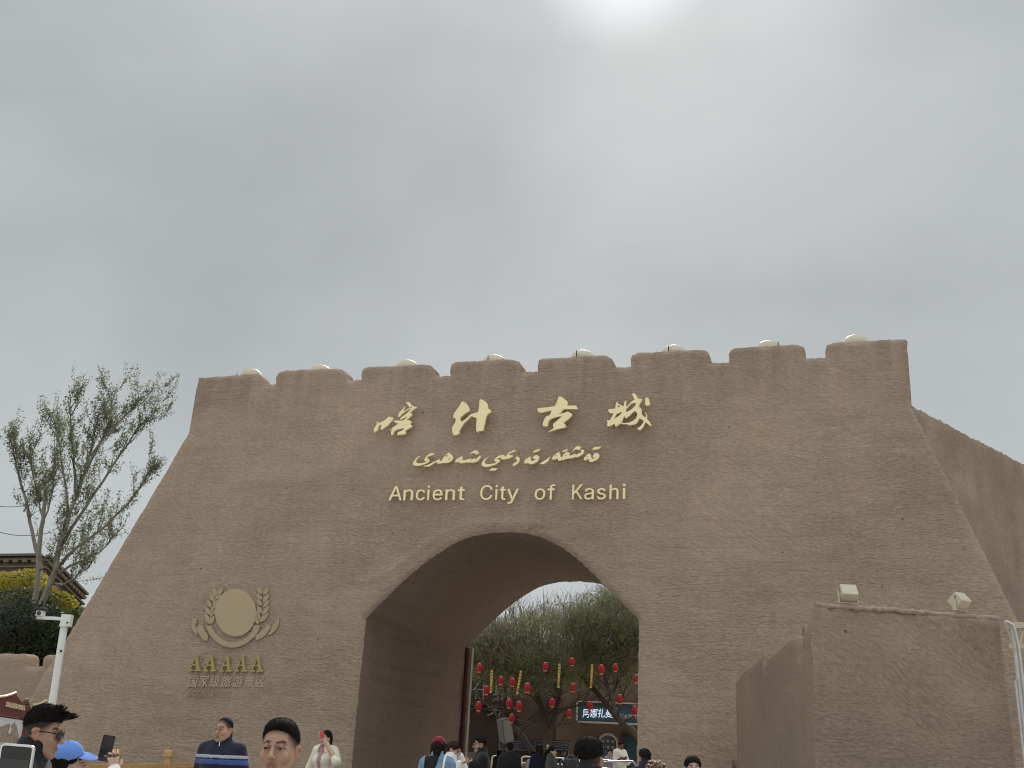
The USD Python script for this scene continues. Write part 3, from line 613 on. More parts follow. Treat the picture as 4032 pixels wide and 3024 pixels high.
for x, y0, y1 in ((1245, 757, 770), (1444, 747, 758), (1681, 739, 748), (1054, 768, 776), (512, 807, 811)):
    s, z0 = gate_sz(x, y1, .3); z1 = gate_sz(x, y0, .3)[1]
    solid('rod_stub', tube([gate_pt(s, z0 - .25, .3), gate_pt(s, z1, .3)], .012, 6), 'dark_metal', {1245: 'dark thin rod standing beside the floodlight on the fifth merlon', 1444: 'dark thin rod standing beside the floodlight on the sixth merlon', 1681: 'dark thin rod right of the floodlight on the seventh merlon', 1054: 'dark thin rod left of the floodlight on the fourth merlon', 512: 'short dark rod left of the floodlight on the first merlon'}[x], 'rod')

# ---------------------------------------------------------------- block and stepped flank wall right of the arch
def slab(outer_pts, holes=(), thick=0.4, origin=None, ex=None, material='mud_plaster_rough', disp=0.03, step=0.12, smooth=40, back=None):
    """a plastered wall whose front is a dense sheet: (u, z) outline in the vertical plane through origin along ex"""
    ex = np.asarray(ex, float); nrm = np.array([-ex[1], ex[0], 0])      # pointing to the back
    back = nrm if back is None else back
    lp = dense(np.asarray(outer_pts, float), step); P_ = Polygon(lp)
    x0, y0, x1, y1 = P_.bounds
    gx, gz = np.meshgrid(np.arange(x0, x1, step), np.arange(y0, y1, step)); r = np.random.default_rng(5)
    q = np.stack([gx.ravel(), gz.ravel()], 1) + r.uniform(-step / 4, step / 4, (gx.size, 2))
    q = q[shapely.contains_xy(P_.buffer(-step * .5), q[:, 0], q[:, 1])]
    al = np.vstack([lp + r.normal(0, step * .10, lp.shape), q])
    t = Delaunay(al).simplices; ce = al[t].mean(1)
    t = t[shapely.contains_xy(Polygon(al[:len(lp)]).buffer(0), ce[:, 0], ce[:, 1])]
    A, B, C = al[t[:, 0]], al[t[:, 1]], al[t[:, 2]]
    ar = (B[:, 0] - A[:, 0]) * (C[:, 1] - A[:, 1]) - (B[:, 1] - A[:, 1]) * (C[:, 0] - A[:, 0])
    t[ar < 0] = t[ar < 0][:, ::-1]
    ds = shapely.distance(shapely.points(al), LineString(np.vstack([al[:len(lp)], al[:1]])))
    R_ = 0.09; fl = np.where(ds < R_, R_ - np.sqrt(np.maximum(R_ * R_ - (R_ - ds) ** 2, 0)), 0) * .7
    w3 = lambda s, d: origin + s[:, :1] * ex + s[:, 1:] * np.array([0, 0, 1.0]) + d[:, None] * nrm
    dep = disp * 2 * (fbm(np.c_[al * (0.8, 1.1), np.full(len(al), 7.0)], 4, 2) - .5) + fl
    fr = w3(al, dep)
    n = len(lp); bk = w3(al[:n], np.zeros(n)) + thick * back; k = np.arange(n); k2 = (k + 1) % n
    v = np.vstack([fr, bk]); o = len(fr)
    f = np.vstack([t, np.stack([k, o + k, o + k2], 1), np.stack([k, o + k2, k2], 1)])
    bv, bf = trimesh.creation.triangulate_polygon(Polygon(al[:n]).buffer(0), engine='earcut')
    v2 = w3(bv, np.zeros(len(bv))) + thick * back; f2 = bf[:, ::-1] + len(v)
    return trimesh.Trimesh(np.vstack([v, v2]), np.vstack([f, f2]), process=False)


zat = lambda x, y, d: at(x, y, d)[2]
c0 = at(1762, 1480, 15.0)[:2]; c2 = at(1587, 1560, 23.6)[:2]; gob = np.array([*(c2 - c0), 0]) / np.linalg.norm(c2 - c0); c1 = at(2186, 1560, 15.9)[:2]
BLK = thing('plaster_block', 'low rough mud-plastered block with cracked top edge on the right in front of the gate', 'wall')
ex = np.array([*(c1 - c0), 0]); bw = np.linalg.norm(ex); ex /= bw
hb = zat(1765, 1303, 15.0); hb2 = zat(2165, 1331, 15.85)
part(BLK, 'front_face', slab([(-.01, -.02), (bw + .12, -.02), (bw - .02, hb2 - .04), (bw - .08, hb2 + .01), (bw * .6, (hb + hb2) / 2 + .01), (.10, hb), (.0, hb - .05)], origin=np.array([*c0, 0]), ex=ex, thick=.12, step=.075, disp=.04, back=gob), 'mud_plaster_rough', smooth=40)
lip = dense([(.06, hb - .02), (bw - .05, hb2 - .02)], .07, closed=False)
rg = np.random.default_rng(2); nb = np.array([-ex[1], ex[0], 0])
lp3 = np.array([np.array([*c0, 0]) + u * ex + np.array([0, 0, z]) for u, z in lip]) + nb * .035 + rg.normal(0, .008, (len(lip), 3))
part(BLK, 'top_edge', tube(lp3, .018 + .028 * (fbm(lp3 * 5, 3, 1)), 8), 'mud_plaster', smooth=60)
bb_ = np.array([[*c0, 0]] * 4) + np.array([ex * .37 + gob * .1, ex * (bw - .02) + gob * .1, ex * (bw - .02) + gob * 2.6, ex * .37 + gob * 2.6]); tops = [hb, hb2, hb2, hb]
bv_ = np.vstack([bb_, bb_ + np.array([[0, 0, t - .03] for t in tops])])
part(BLK, 'body', trimesh.convex.convex_hull(bv_), 'mud_plaster_rough')
# the flank: a stepped parapet that runs back from the block's corner to the gate
fx = np.array([*(c0 - c2), 0]); fw = np.linalg.norm(fx); fx /= fw


def flank_uz(x, y):
    nrm = np.array([-fx[1], fx[0], 0]); r = ray(x, y); o = np.array([*c2, 0]); p = EYE + r * (((o - EYE) @ nrm) / (r @ nrm))
    return ((p - o) @ fx, p[2])


prof = [flank_uz(*q) for q in ((1590, 1466), (1602, 1449), (1643, 1417), (1653, 1416), (1656, 1421), (1657, 1452), (1660, 1449), (1662, 1420), (1671, 1408), (1717, 1369), (1727, 1367), (1736, 1370), (1737, 1382), (1737.5, 1412), (1746, 1404), (1748, 1390), (1750, 1345), (1754, 1328), (1762, 1306))]
prof = [(max(u, 0.0) * (fw - .12) / 9.04, z) for u, z in prof]
us = [prof[0]]
for q in prof[1:]:
    us.append((max(q[0], us[-1][0] + .03), q[1]))
us = [(min(u, fw - .06), z) for u, z in us]
FL = slab([(0, -.02), (fw - .05, -.02), (fw - .05, us[-1][1])] + us[::-1], origin=np.array([*c2, 0]), ex=fx, thick=.35, step=.09, disp=.03, back=ex)
solid('stepped_flank_wall', FL, 'mud_plaster_flank', 'mud-plastered parapet wall with stepped merlons running back from the block to the gate', 'wall', smooth=40)
# ledge of plaster along the foot of the gate, right of the arch
fl0 = gate_sz(1382, 1634)[0]; fl1 = gate_sz(1588, 1634)[0]
lg = trimesh.creation.box([fl1 - fl0 - .1, .22, 1.55], ); v = np.array(trimesh.remesh.subdivide_to_size(lg.vertices, lg.faces, .25)[0]); fF = trimesh.remesh.subdivide_to_size(lg.vertices, lg.faces, .25)[1]
v = v + .05 * (fbm(v * 1.5, 3, 4)[:, None] - .5)
solid('plaster_ledge', trimesh.Trimesh(gate_pt(v[:, 0] + (fl0 + fl1) / 2, v[:, 2] + .775, v[:, 1] - .06), fF, process=False), 'mud_plaster', 'low rounded plaster ledge along the gate foot right of the arch', 'ledge', smooth=60)

# floodlights on the block
def spot_box(name, label, c, yaw, tilt, size=(.215, .17, .19)):
    t = thing(name, label, 'floodlight', c, yaw, group=None)
    w, d, h = size
    rot = trimesh.transformations.rotation_matrix(tilt, [1, 0, 0])
    b = box((0, 0, 0), (w, d, h), bevel=.008); b.apply_transform(rot); b.apply_translation([0, 0, .13])
    part(t, 'housing', b, 'cream_metal')
    u = [box((sx * (w / 2 + .012), 0, .08), (.01, .05, .15)) for sx in (-1, 1)] + [box((0, 0, .006), (w + .04, .07, .012))]
    part(t, 'bracket', u, 'cream_metal')
    gl = box((0, -d / 2 - .004, 0), (w - .05, .006, h - .05)); gl.apply_transform(trimesh.transformations.rotation_matrix(math.pi, [0, 0, 1])); gl.apply_transform(rot); gl.apply_translation([0, 0, .13])
    part(t, 'lens', gl, 'dark_metal')
    sl = box((-w / 2 - .003, .02, 0), (.004, .11, .012)); sl.apply_transform(trimesh.transformations.rotation_matrix(.9, [1, 0, 0])); sl.apply_transform(rot); sl.apply_translation([0, 0, .13])
    part(t, 'slot', sl, 'dark_metal')


spot_box('wall_floodlight', 'square cream floodlight facing straight to the gate, left one on the plaster block', at(1832, 1304, 15.25), .05, 1.0)
spot_box('wall_floodlight', 'square cream floodlight turned askew, right one on the plaster block', at(2074, 1320, 15.75), .62, 0.85)

# city wall that slopes away behind the gate's right end
e0 = at(1966, 873, 24.05); e1 = at(2212, 1003, 34.0); e2 = at(2500, 1150, 46.0)
sx_ = np.array([*(e2 - e0)[:2], 0]); sw = np.linalg.norm(sx_); sx_ /= sw
u1 = np.linalg.norm((e1 - e0)[:2])
SW = slab([(-.6, -.02), (sw, -.02), (sw, e2[2]), (sw * .5, (e2[2] + e0[2]) / 2), (0, e0[2]), (-.3, e0[2] + .05)], origin=np.array([e0[0], e0[1], 0]), ex=sx_, thick=1.2, step=.14, disp=.05)
solid('side_wall', SW, 'mud_plaster_rough', 'darker mud-plastered wall sloping down behind the right end of the gate', 'wall', smooth=40)
gable = None

# steel frame and the bent white pipes beside the block
mat('beige_paint', (0.50, 0.42, 0.31), .6, var=.1)
mat('white_paint', (0.70, 0.70, 0.67), .45, var=.06, vscale=9)
mat('pipe_grey', (0.52, 0.52, 0.50), .45, var=.12, vscale=7)
FR = thing('lattice_gantry', 'beige steel lattice beam reaching out of the picture behind the block', 'gantry')
dF = 16.6
A_ = at(2172, 1350, dF); B_ = at(2275, 1352, dF + .2); C_ = at(2176, 1395, dF); D_ = at(2275, 1400, dF + .2)
for p, q, h in ((A_, B_, .085), (C_, D_, .06)):
    d = (q - p); L = np.linalg.norm(d); m = box((L / 2, 0, 0), (L, .06, h)); part(FR, 'beam', frame(m, p, d / L, np.cross([0, 0, 1.0], d / L), np.array([0, 0, 1.0])), 'beige_paint')
for t0, t1 in ((0, .12), (.12, .25), (.4, .25), (.4, .55), (.7, .55)):
    p = A_ + (B_ - A_) * (t0 if t0 < t1 else t0); q = C_ + (D_ - C_) * t1
    part(FR, 'brace', tube([p, q], .014, 6), 'beige_paint')
part(FR, 'leg', box(B_ + [0, .05, -B_[2] / 2], (.08, .08, B_[2])), 'beige_paint')
for (off, r, lab) in ((0, .032, 'thick white pipe bent over the top corner of the block and running down'), (10, .018, 'thin white pipe running down right beside the thick bent one'), (-7, .016, 'thin white pipe left of the thick bent one, lower down')):
    path = [(2171 + off * .2, 1343), (2177 + off * .3, 1345), (2183 + off * .5, 1350), (2187 + off * .6, 1362), (2193 + off * .8, 1400), (2200 + off, 1470), (2208 + off, 1540), (2217 + off, 1620), (2224 + off, 1680)]
    if off == -7:
        path = path[5:]
    pp = [at(x, y, 15.75 - abs(off) * .004) for x, y in path]
    PI_ = thing('white_pipe', lab, 'pipe')
    part(PI_, 'tube', tube(pp, r, 8), 'pipe_grey', smooth=60)
    if off == 0:
        for j in (4, 5):
            part(PI_, 'strap', tube([pp[j] + [0, 0, .02], pp[j] - [0, 0, .02]], r + .006, 8), 'cream_metal')

# ---------------------------------------------------------------- left of the gate: low wall, bank, bushes, tree, building
mat('bark_grey', (0.225, 0.21, 0.185), .9, var=.2, vscale=6, bump=.4, bscale=14)
mat('bark_dark', (0.075, 0.062, 0.05), .9, var=.25, vscale=6, bump=.4, bscale=14)
mat('soil', (0.13, 0.10, 0.07), .95, var=.2)
mat('adobe_brick', (0.19, 0.15, 0.115), .95, var=.18, vscale=1.5, bump=.6, bscale=9)
mat('adobe_tile', (0.145, 0.118, 0.092), .9, var=.15, vscale=5)
mat('yellow_wood', (0.50, 0.305, 0.125), .55, var=.16, vscale=3, stretch=(1, 1, 7), coat=.1)
mat('grey_wood', (0.27, 0.24, 0.20), .8, var=.15, stretch=(1, 1, .2))
mat('red_lacquer', (0.115, 0.030, 0.024), .45, var=.15, vscale=4)
mat('carved_wood', (0.20, 0.135, 0.085), .7, var=.22, vscale=14, bump=.5, bscale=40)
mat('map_paper', (0.52, 0.53, 0.53), .5, var=.03)
mat('map_print', (0.19, 0.14, 0.10), .6, vscale=22, color2=(0.33, 0.27, 0.20))
mat('gilt', (0.55, 0.46, 0.28), .5)


def leaf_mat(name, c1, c2, trans=0.35):
    nodes = {'g': ('geometry', {}), 'r': ('rgb_ramp', {'ramp': [(0.0, c1), (1.0, c2)]}), 'tc': ('texture_coordinate', {}), 'n': ('noise_texture', {'scale': 1.1, 'detail': 2.0}),
             'm': ('math', {'math_type': 'multiply_add', 'value2': 0.5}), 'nm': ('math', {'math_type': 'multiply_add', 'value2': 1.0, 'value3': -0.25}),
             'd': ('principled_bsdf', {'roughness': 0.55, 'specular_ior_level': 0.3}), 't': ('translucent_bsdf', {}), 'x': ('mix_closure', {'fac': trans})}
    links = [('tc.object', 'n.vector'), ('n.fac', 'nm.value1'), ('g.random_per_island', 'm.value1'), ('nm.value', 'm.value3'), ('m.value', 'r.fac'), ('r.color', 'd.base_color'), ('r.color', 't.color'), ('d.BSDF', 'x.closure1'), ('t.BSDF', 'x.closure2')]
    M[name] = usdkit.material(stage, '/World/Looks/' + name, nodes, links, surface='x.closure')


leaf_mat('poplar_leaf', (0.15, 0.17, 0.10), (0.29, 0.31, 0.20), .6)
leaf_mat('hedge_leaf', (0.022, 0.030, 0.018), (0.065, 0.080, 0.045), .3)
leaf_mat('green_leaf', (0.045, 0.075, 0.024), (0.12, 0.17, 0.06), .4)
leaf_mat('yellow_leaf', (0.28, 0.26, 0.04), (0.80, 0.64, 0.10), .45)
leaf_mat('olive_leaf', (0.10, 0.115, 0.05), (0.18, 0.19, 0.085), .35)


def leaves(centres, size, seed=0, aspect=1.5, jitter=0.4, normals=None, fold=0.0):
    """one small four-cornered leaf at each place, turned at random"""
    r = np.random.default_rng(seed); n = len(centres)
    a = r.normal(size=(n, 3)) + (0 if normals is None else normals * 1.2); a /= np.linalg.norm(a, axis=1)[:, None]
    b = np.cross(a, r.normal(size=(n, 3))); b /= np.linalg.norm(b, axis=1)[:, None]; c = np.cross(a, b)
    s = size * (1 + jitter * r.uniform(-1, 1, n))[:, None]
    b, c = b * s * aspect, c * s
    v = np.stack([centres - b * .5, centres + c * .42 + b * .02 + a * s * fold, centres + b * .5, centres - c * .42 + b * .02 + a * s * fold], 1).reshape(-1, 3)
    i = np.arange(n)[:, None] * 4
    f = np.vstack([i + [0, 1, 2], i + [0, 2, 3]])
    return v, f


def grow(start, direction, length, radius, depth, r, out, twigs, up=0.25, spread=0.55, kids=(3, 4), wob=0.10):
    """a branch and its branches, as tapered tubes; twigs collects the thin ends"""
    n = 6; p = [np.array(start, float)]; d = np.array(direction, float); d /= np.linalg.norm(d)
    for _ in range(n):
        d = d + r.normal(0, wob, 3) + [0, 0, up * .12]; d /= np.linalg.norm(d); p.append(p[-1] + d * length / n)
    out.append((np.array(p), np.linspace(radius, radius * .45, n + 1)))
    if depth == 0:
        twigs.append(np.array(p)); return
    for k in range(r.integers(kids[0], kids[1] + 1)):
        t = r.uniform(.35, 1.0); i = min(int(t * n), n - 1); q = p[i] + (p[i + 1] - p[i]) * (t * n - i)
        dd = (p[i + 1] - p[i]); dd /= np.linalg.norm(dd)
        side = r.normal(size=3); side -= dd * (side @ dd); side /= np.linalg.norm(side)
        nd = dd * (1 - spread * .5) + side * spread + [0, 0, up]
        grow(q, nd, length * r.uniform(.5, .75), radius * .5, depth - 1, r, out, twigs, up, spread, kids, wob)
    twigs.append(np.array(p[3:]))


def branch_mesh(out, n=6):
    return trimesh.util.concatenate([tube(p, q, n if q[0] > .03 else 4, cap=False) for p, q in out])


def merge(parts):
    v, f, o = [], [], 0
    for a, b in parts:
        v.append(a); f.append(b + o); o += len(a)
    return np.vstack(v), np.vstack(f)


# low battlemented wall in line with the gate
wy = 29.6
l0 = at(-60, 1590, wy + 1.2)[:2]; l1 = at(152, 1560, wy - .6)[:2]
lex = np.array([*(l1 - l0), 0]); lw = np.linalg.norm(lex); lex /= lw


def low_uz(x, y):
    nrm = np.array([-lex[1], lex[0], 0]); r = ray(x, y); o = np.array([*l0, 0]); p = EYE + r * (((o - EYE) @ nrm) / (r @ nrm))
    return ((p - o) @ lex, p[2])


pr = [low_uz(*q) for q in ((-40, 1410), (0, 1413), (3, 1411), (50, 1413), (57, 1418), (56, 1440), (87, 1440), (91, 1420), (97, 1415), (150, 1415))]
solid('low_wall', slab([(pr[0][0], -.02), (pr[-1][0], -.02)] + pr[::-1], origin=np.array([*l0, 0]), ex=lex, thick=.4, step=.09, disp=.02), 'mud_plaster_flank', 'low smooth mud wall with battlements at the left edge, joining the gate', 'wall', smooth=40)
bank = trimesh.creation.box([16, 20, 3.3]); bank.apply_translation([-19.2, 42.5, 1.55])
solid('planted_bank', bank, 'soil', kind='structure')

# bushes on the bank
def bush(name, label, blobs, leaf, n, size, seed, cat='bush', stems=None):
    r = np.random.default_rng(seed); t = thing(name, label, cat, group=None); pts, nor = [], []
    for (c, rad) in blobs:
        m = int(n * rad[0] * rad[2] / sum(b[1][0] * b[1][2] for b in blobs))
        d = r.normal(size=(m, 3)); d /= np.linalg.norm(d, axis=1)[:, None]
        rr = r.uniform(.55, 1.0, m) ** .5 * (0.75 + .5 * fbm(d * 2.2 + np.array(c), 3, seed))
        pts.append(np.array(c) + d * rr[:, None] * rad); nor.append(d)
    part(t, 'foliage', leaves(np.vstack(pts), size, seed, normals=np.vstack(nor)), leaf)
    for c, rad in blobs[:3]:
        st = [tube([np.array([c[0] + r.uniform(-.2, .2), c[1], 3.0]), np.array(c) + r.uniform(-.3, .3, 3)], [.04, .015], 5) for _ in range(3)]
        part(t, 'stem', st, 'bark_dark')
    return t


P_ = lambda x, y, d: at(x, y, d)
bush('yellow_bush', 'bright yellow flowering bush on the bank, below the eaves of the old house', [(P_(12, 1272, 36.5), (.95, .7, .55)), (P_(58, 1264, 36.8), (.75, .6, .50)), (P_(112, 1318, 36.6), (.6, .5, .55)), (P_(138, 1322, 36.6), (.45, .5, .6)), (P_(152, 1348, 36.5), (.4, .5, .4)), (P_(85, 1300, 36.4), (.8, .6, .6))], 'yellow_leaf', 11000, .07, 21)
bush('green_bush', 'mid green bush behind the camera pole on the left', [(P_(150, 1375, 34.0), (.8, .7, .8)), (P_(115, 1400, 33.9), (1.0, .8, .9)), (P_(172, 1350, 34.2), (.45, .5, .55)), (P_(80, 1360, 34.4), (.9, .6, .7))], 'green_leaf', 12000, .06, 22)
bush('olive_bush', 'pale olive bush under the yellow one at the left edge', [(P_(15, 1318, 35.6), (1.3, .7, .62)), (P_(60, 1310, 35.7), (1.0, .6, .6))], 'olive_leaf', 7000, .06, 23)
bush('dark_hedge', 'very dark clipped hedge above the low wall at the left edge', [(P_(10, 1375, 33.6), (1.5, .9, .95)), (P_(62, 1352, 33.8), (1.0, .8, .75)), (P_(95, 1420, 33.6), (.9, .7, .8)), (P_(50, 1430, 33.4), (1.6, .8, .7))], 'hedge_leaf', 15000, .055, 24, cat='hedge')

# old house behind
HZ = 44.0
H = thing('adobe_house', 'old flat-roofed adobe brick house with weathered eaves behind the left tree', 'house')
ha = P_(-120, 1200, HZ); hb_ = P_(95, 1197, HZ - 1.5); hc = P_(176, 1296, HZ + 4.0)
z0 = 3.0
def quad_wall(p, q, zt0, zt1, th=.3):
    d = np.array([q[0] - p[0], q[1] - p[1], 0]); L = np.linalg.norm(d); d /= L; n = np.array([-d[1], d[0], 0])
    v = np.array([[*p[:2], z0], [*q[:2], z0], [*q[:2], zt1], [*p[:2], zt0]]); v = np.vstack([v, v + n * th])
    f = [(0, 1, 2), (0, 2, 3), (5, 4, 7), (5, 7, 6), (3, 2, 6), (3, 6, 7), (1, 5, 6), (1, 6, 2), (4, 0, 3), (4, 3, 7)]
    return trimesh.Trimesh(v, f, process=False)
top1, top2 = ha[2] - .12, hb_[2] - .12
part(H, 'wall', quad_wall(ha, hb_, top1, top2), 'adobe_brick')
part(H, 'wall', quad_wall(hb_, hc, top2, hc[2] + .2), 'adobe_brick')
part(H, 'roof', trimesh.Trimesh(np.array([ha + [0, 0, -.05], hb_ + [0, 0, -.05], hc + [0, 0, .25], ha + [0, 9, -.05]]), [(0, 1, 2), (0, 2, 3)], process=False), 'adobe_tile')
for (p, q) in ((ha, hb_), (hb_, hc + [0, 0, .3])):
    d = q - p; L = np.linalg.norm(d); e = d / L
    sd = np.cross(e, [0, 0, 1.0]); sd /= np.linalg.norm(sd)
    for k_, (dz, pr_, hh) in enumerate(((0.0, .16, .09), (-.16, .10, .07), (-.42, .07, .07))):
        mm = box((L / 2, 0, 0), (L, .2, hh)); part(H, 'cornice_course', frame(mm, p + sd * pr_ + [0, 0, dz - .05], e, -sd, np.cross(e, -sd)), 'adobe_tile')
    nb_ = int(L / .42)
    for k_ in range(min(nb_, 40)):
        bb = box((.42 * k_ + .2, 0, 0), (.24, .24, .13), bevel=.01); part(H, 'brick', frame(bb, p + sd * .10 + [0, 0, -.26], e, -sd, np.cross(e, -sd)), 'adobe_brick')

# the poplar
TR = thing('poplar_tree', 'tall pale-barked tree with sparse young leaves standing on the left bank', 'tree')
r = np.random.default_rng(11); out, twigs = [], []
TD = 35.2
def limb(pxs, r0, r1, d=TD, dd=0.0):
    p = np.array([at(x, y, d + dd * i / len(pxs)) for i, (x, y) in enumerate(pxs)])
    tt = np.linspace(0, 1, len(p)); q = np.linspace(0, 1, 3 * len(p)); pp = np.stack([np.interp(q, tt, p[:, k]) for k in range(3)], 1)
    pp[1:-1] += r.normal(0, .015, pp[1:-1].shape)
    return pp, np.linspace(r0, r1, len(q))
limbs = [limb([(74, 1420), (75, 1310), (83, 1225), (92, 1130), (97, 1060)], .105, .05),
         limb([(80, 1420), (84, 1318), (104, 1270), (122, 1225), (126, 1180), (148, 1120), (180, 1030), (200, 960), (215, 880)], .12, .012, dd=-.6),
         limb([(88, 1230), (76, 1180), (62, 1110), (45, 1040), (30, 985), (22, 945)], .075, .012, dd=.5),
         limb([(95, 1130), (85, 1090), (68, 1010), (64, 955)], .035, .01, dd=.8),
         limb([(122, 1225), (165, 1185), (230, 1135), (300, 1060), (330, 1010)], .06, .01, dd=-1.2),
         limb([(130, 1180), (175, 1110), (240, 1010), (300, 920), (335, 890)], .06, .01, dd=.6),
         limb([(126, 1235), (170, 1215), (220, 1190), (255, 1150)], .045, .01, dd=1.0),
         limb([(112, 1262), (140, 1262), (170, 1240), (210, 1205)], .04, .01, dd=-1.5),
         limb([(148, 1120), (140, 1040), (128, 960), (114, 900)], .05, .01, dd=1.2),
         limb([(165, 1075), (160, 990), (152, 920), (152, 868)], .045, .01, dd=-.5),
         limb([(180, 1030), (215, 960), (240, 900), (240, 845)], .04, .01, dd=.9),
         limb([(196, 985), (240, 930), (290, 880), (306, 855)], .04, .01, dd=-1),
         limb([(92, 1130), (110, 1080), (120, 1020), (118, 950)], .03, .01, dd=-1.0)]
for i, (p, q) in enumerate(limbs):
    nm = 'trunk' if i < 2 else 'limb'
    part(TR, nm, tube(p, q, 9 if i < 2 else 7), 'bark_grey', smooth=60, label='pruned trunk cut off square at the top' if i == 0 else None)
for i, (p, q) in enumerate(limbs):
    if i == 0:
        continue
    L = np.linalg.norm(np.diff(p, axis=0), axis=1).sum(); nk = int(L * 7.0)
    for k in range(nk):
        t = r.uniform(.28 if i == 1 else .2, 1.0) * (len(p) - 2); j = int(t)
        d = p[j + 1] - p[j]; d /= np.linalg.norm(d); s_ = r.normal(size=3); s_ -= d * (s_ @ d); s_ /= np.linalg.norm(s_)
        grow(p[j] + (p[j + 1] - p[j]) * (t - j), d * .7 + s_ * .6 + [0, 0, .5], r.uniform(.45, 1.15), .012, 1 if r.random() < .8 else 0, r, out, twigs, up=.55, spread=.5, kids=(2, 3), wob=.14)
    twigs.append(p[len(p) // 2:])
    for k in range(int(L * 1.2) + 1):                        # long upright shoots, in leaf from end to end
        j = r.integers(len(p) // 3, len(p)); q0 = p[j]; m = 8; Ls = r.uniform(.35, 1.0); dv = np.array([r.normal(0, .20) + .10 * (q0[0] > at(130, 1200, TD)[0]), r.normal(0, .2), 1.0])
        qs = q0 + np.linspace(0, 1, m)[:, None] * dv / np.linalg.norm(dv) * Ls + np.cumsum(r.normal(0, .012, (m, 3)), 0)
        out.append((qs, np.linspace(.011, .004, m))); twigs.append(qs)
part(TR, 'twigs', trimesh.util.concatenate([tube(p, q * .8, 3, cap=False) for p, q in out]), 'bark_dark', kind='stuff')
lc = []
for p in twigs:
    L = np.linalg.norm(np.diff(p, axis=0), axis=1).sum(); m = int(L * 42) + 2
    t = r.uniform(0, len(p) - 1.001, m); j = t.astype(int)
    lc.append(p[j] + (p[np.minimum(j + 1, len(p) - 1)] - p[j]) * (t - j)[:, None] + r.normal(0, .045, (m, 3)))
lc = np.vstack(lc)
if len(lc) > 130000:
    lc = lc[r.permutation(len(lc))[:130000]]
part(TR, 'crown', leaves(lc, .050, 3, aspect=1.2), 'poplar_leaf', kind='stuff')
for (a_, b_, sag, lab) in (((-30, 1088), (122, 1070), .25, 'upper thin overhead wire crossing the tree at the left edge'), ((-30, 1139), (110, 1150), .2, 'lower thin overhead wire at the left edge')):
    p, q = at(*a_, 40), at(*b_, 41); tt = np.linspace(0, 1, 12)
    solid('overhead_wire', tube(p + (q - p) * tt[:, None] - np.array([0, 0, 1]) * (4 * sag * tt * (1 - tt))[:, None], .012, 5), 'dark_metal', lab, 'wire')

# white pole with a camera arm
PD = 20.0
CP = thing('camera_pole', 'white steel pole with a short camera arm, in front of the low wall', 'pole')
b_ = at(116, 1500, PD); tp = at(142, 1332, PD); foot = np.array([b_[0] + (b_[0] - tp[0]) * b_[2] / (tp[2] - b_[2]), PD, 0.0]); base = np.array([(b_[0] + tp[0]) / 2 * .35 + foot[0] * .65, PD, 0.0])
part(CP, 'pole', tube([foot, tp], .062, 16), 'white_paint', smooth=60)
part(CP, 'lower_sleeve', tube([foot, foot + (tp - foot) * .62], .068, 16), 'white_paint', smooth=60)
hx = at(144, 1341, PD); part(CP, 'junction_box', box(hx, (.17, .15, .20), bevel=.012), 'white_paint')
part(CP, 'flange', tube([tp - [0, 0, .17], tp - [0, 0, .14]], .085, 16), 'white_paint', smooth=40)
a0, a1 = at(137, 1337, PD - .02), at(80, 1334, PD)
d = a1 - a0; L = np.linalg.norm(d); part(CP, 'arm', frame(box((L / 2, 0, 0), (L, .05, .055), bevel=.006), a0, d / L, np.array([0, 1.0, 0]), np.cross(d / L, [0, 1.0, 0])), 'white_paint')
cmr = at(88, 1326, PD); part(CP, 'camera_body', [box(cmr + [0, 0, .0], (.11, .16, .10), bevel=.01)], 'white_paint')
part(CP, 'camera_lens', [box(cmr + [.0, -.01, .085], (.15, .20, .02), bevel=.005), tube([cmr + [0, -.08, 0], cmr + [0, -.10, 0]], .035, 10)], 'dark_metal')
for (x, y) in ((145, 1345), (131.2, 1406)):
    c = at(x, y, PD - .085); part(CP, 'bolt_hole', tube([c, c + [0, .03, 0]], .017, 10), 'dark_metal')

# carved information board
SB = thing('information_board', 'dark red carved board with a printed old-town map, at the left edge', 'notice board')
bd = 11.6
q0, q1 = at(-45, 1600, bd - .35), at(44, 1600, bd + .55)
bex = np.array([*(q1 - q0)[:2], 0]); bW = np.linalg.norm(bex); bex /= bW; bn = np.array([bex[1], -bex[0], 0])      # towards the viewer
def b_uz(x, y):
    r_ = ray(x, y); o = np.array([*q0[:2], 0]); p = EYE + r_ * (((o - EYE) @ bn) / (r_ @ bn)); return ((p - o) @ bex, p[2])
def board(poly, th, off, m, nm, par=SB):
    me = extrude(Polygon(poly) if not isinstance(poly, Polygon) else poly, th)
    return part(par, nm, frame(me, np.array([*q0[:2], 0]) + bn * off, bex, np.array([0, 0, 1.0]), bn * 1.0), m)
hd = [b_uz(*q) for q in ((-60, 1535), (-30, 1520), (-8, 1514), (10, 1510), (23, 1497), (30, 1510), (36, 1521), (46, 1527), (45, 1552), (0, 1538), (-60, 1522))]
hd = [b_uz(-60, 1512)] + [b_uz(*q) for q in ((-25, 1508), (0, 1505), (14, 1501), (23, 1497), (30, 1508), (38, 1517), (46, 1523), (45, 1551), (-60, 1535))]
board(hd, .05, .0, 'red_lacquer', 'header_panel')
trim_ = [b_uz(*q) for q in ((-25, 1506), (0, 1503), (14, 1499), (23, 1495))]
part(SB, 'header_trim', tube([np.array([*q0[:2], 0]) + u * bex + [0, 0, z] + bn * .05 for u, z in trim_], .014, 6), 'gilt', smooth=60)
pn = [b_uz(*q) for q in ((-60, 1536), (44, 1553), (34, 1620), (34, 1700), (-60, 1700))]
board(pn, .04, -.005, 'red_lacquer', 'frame')
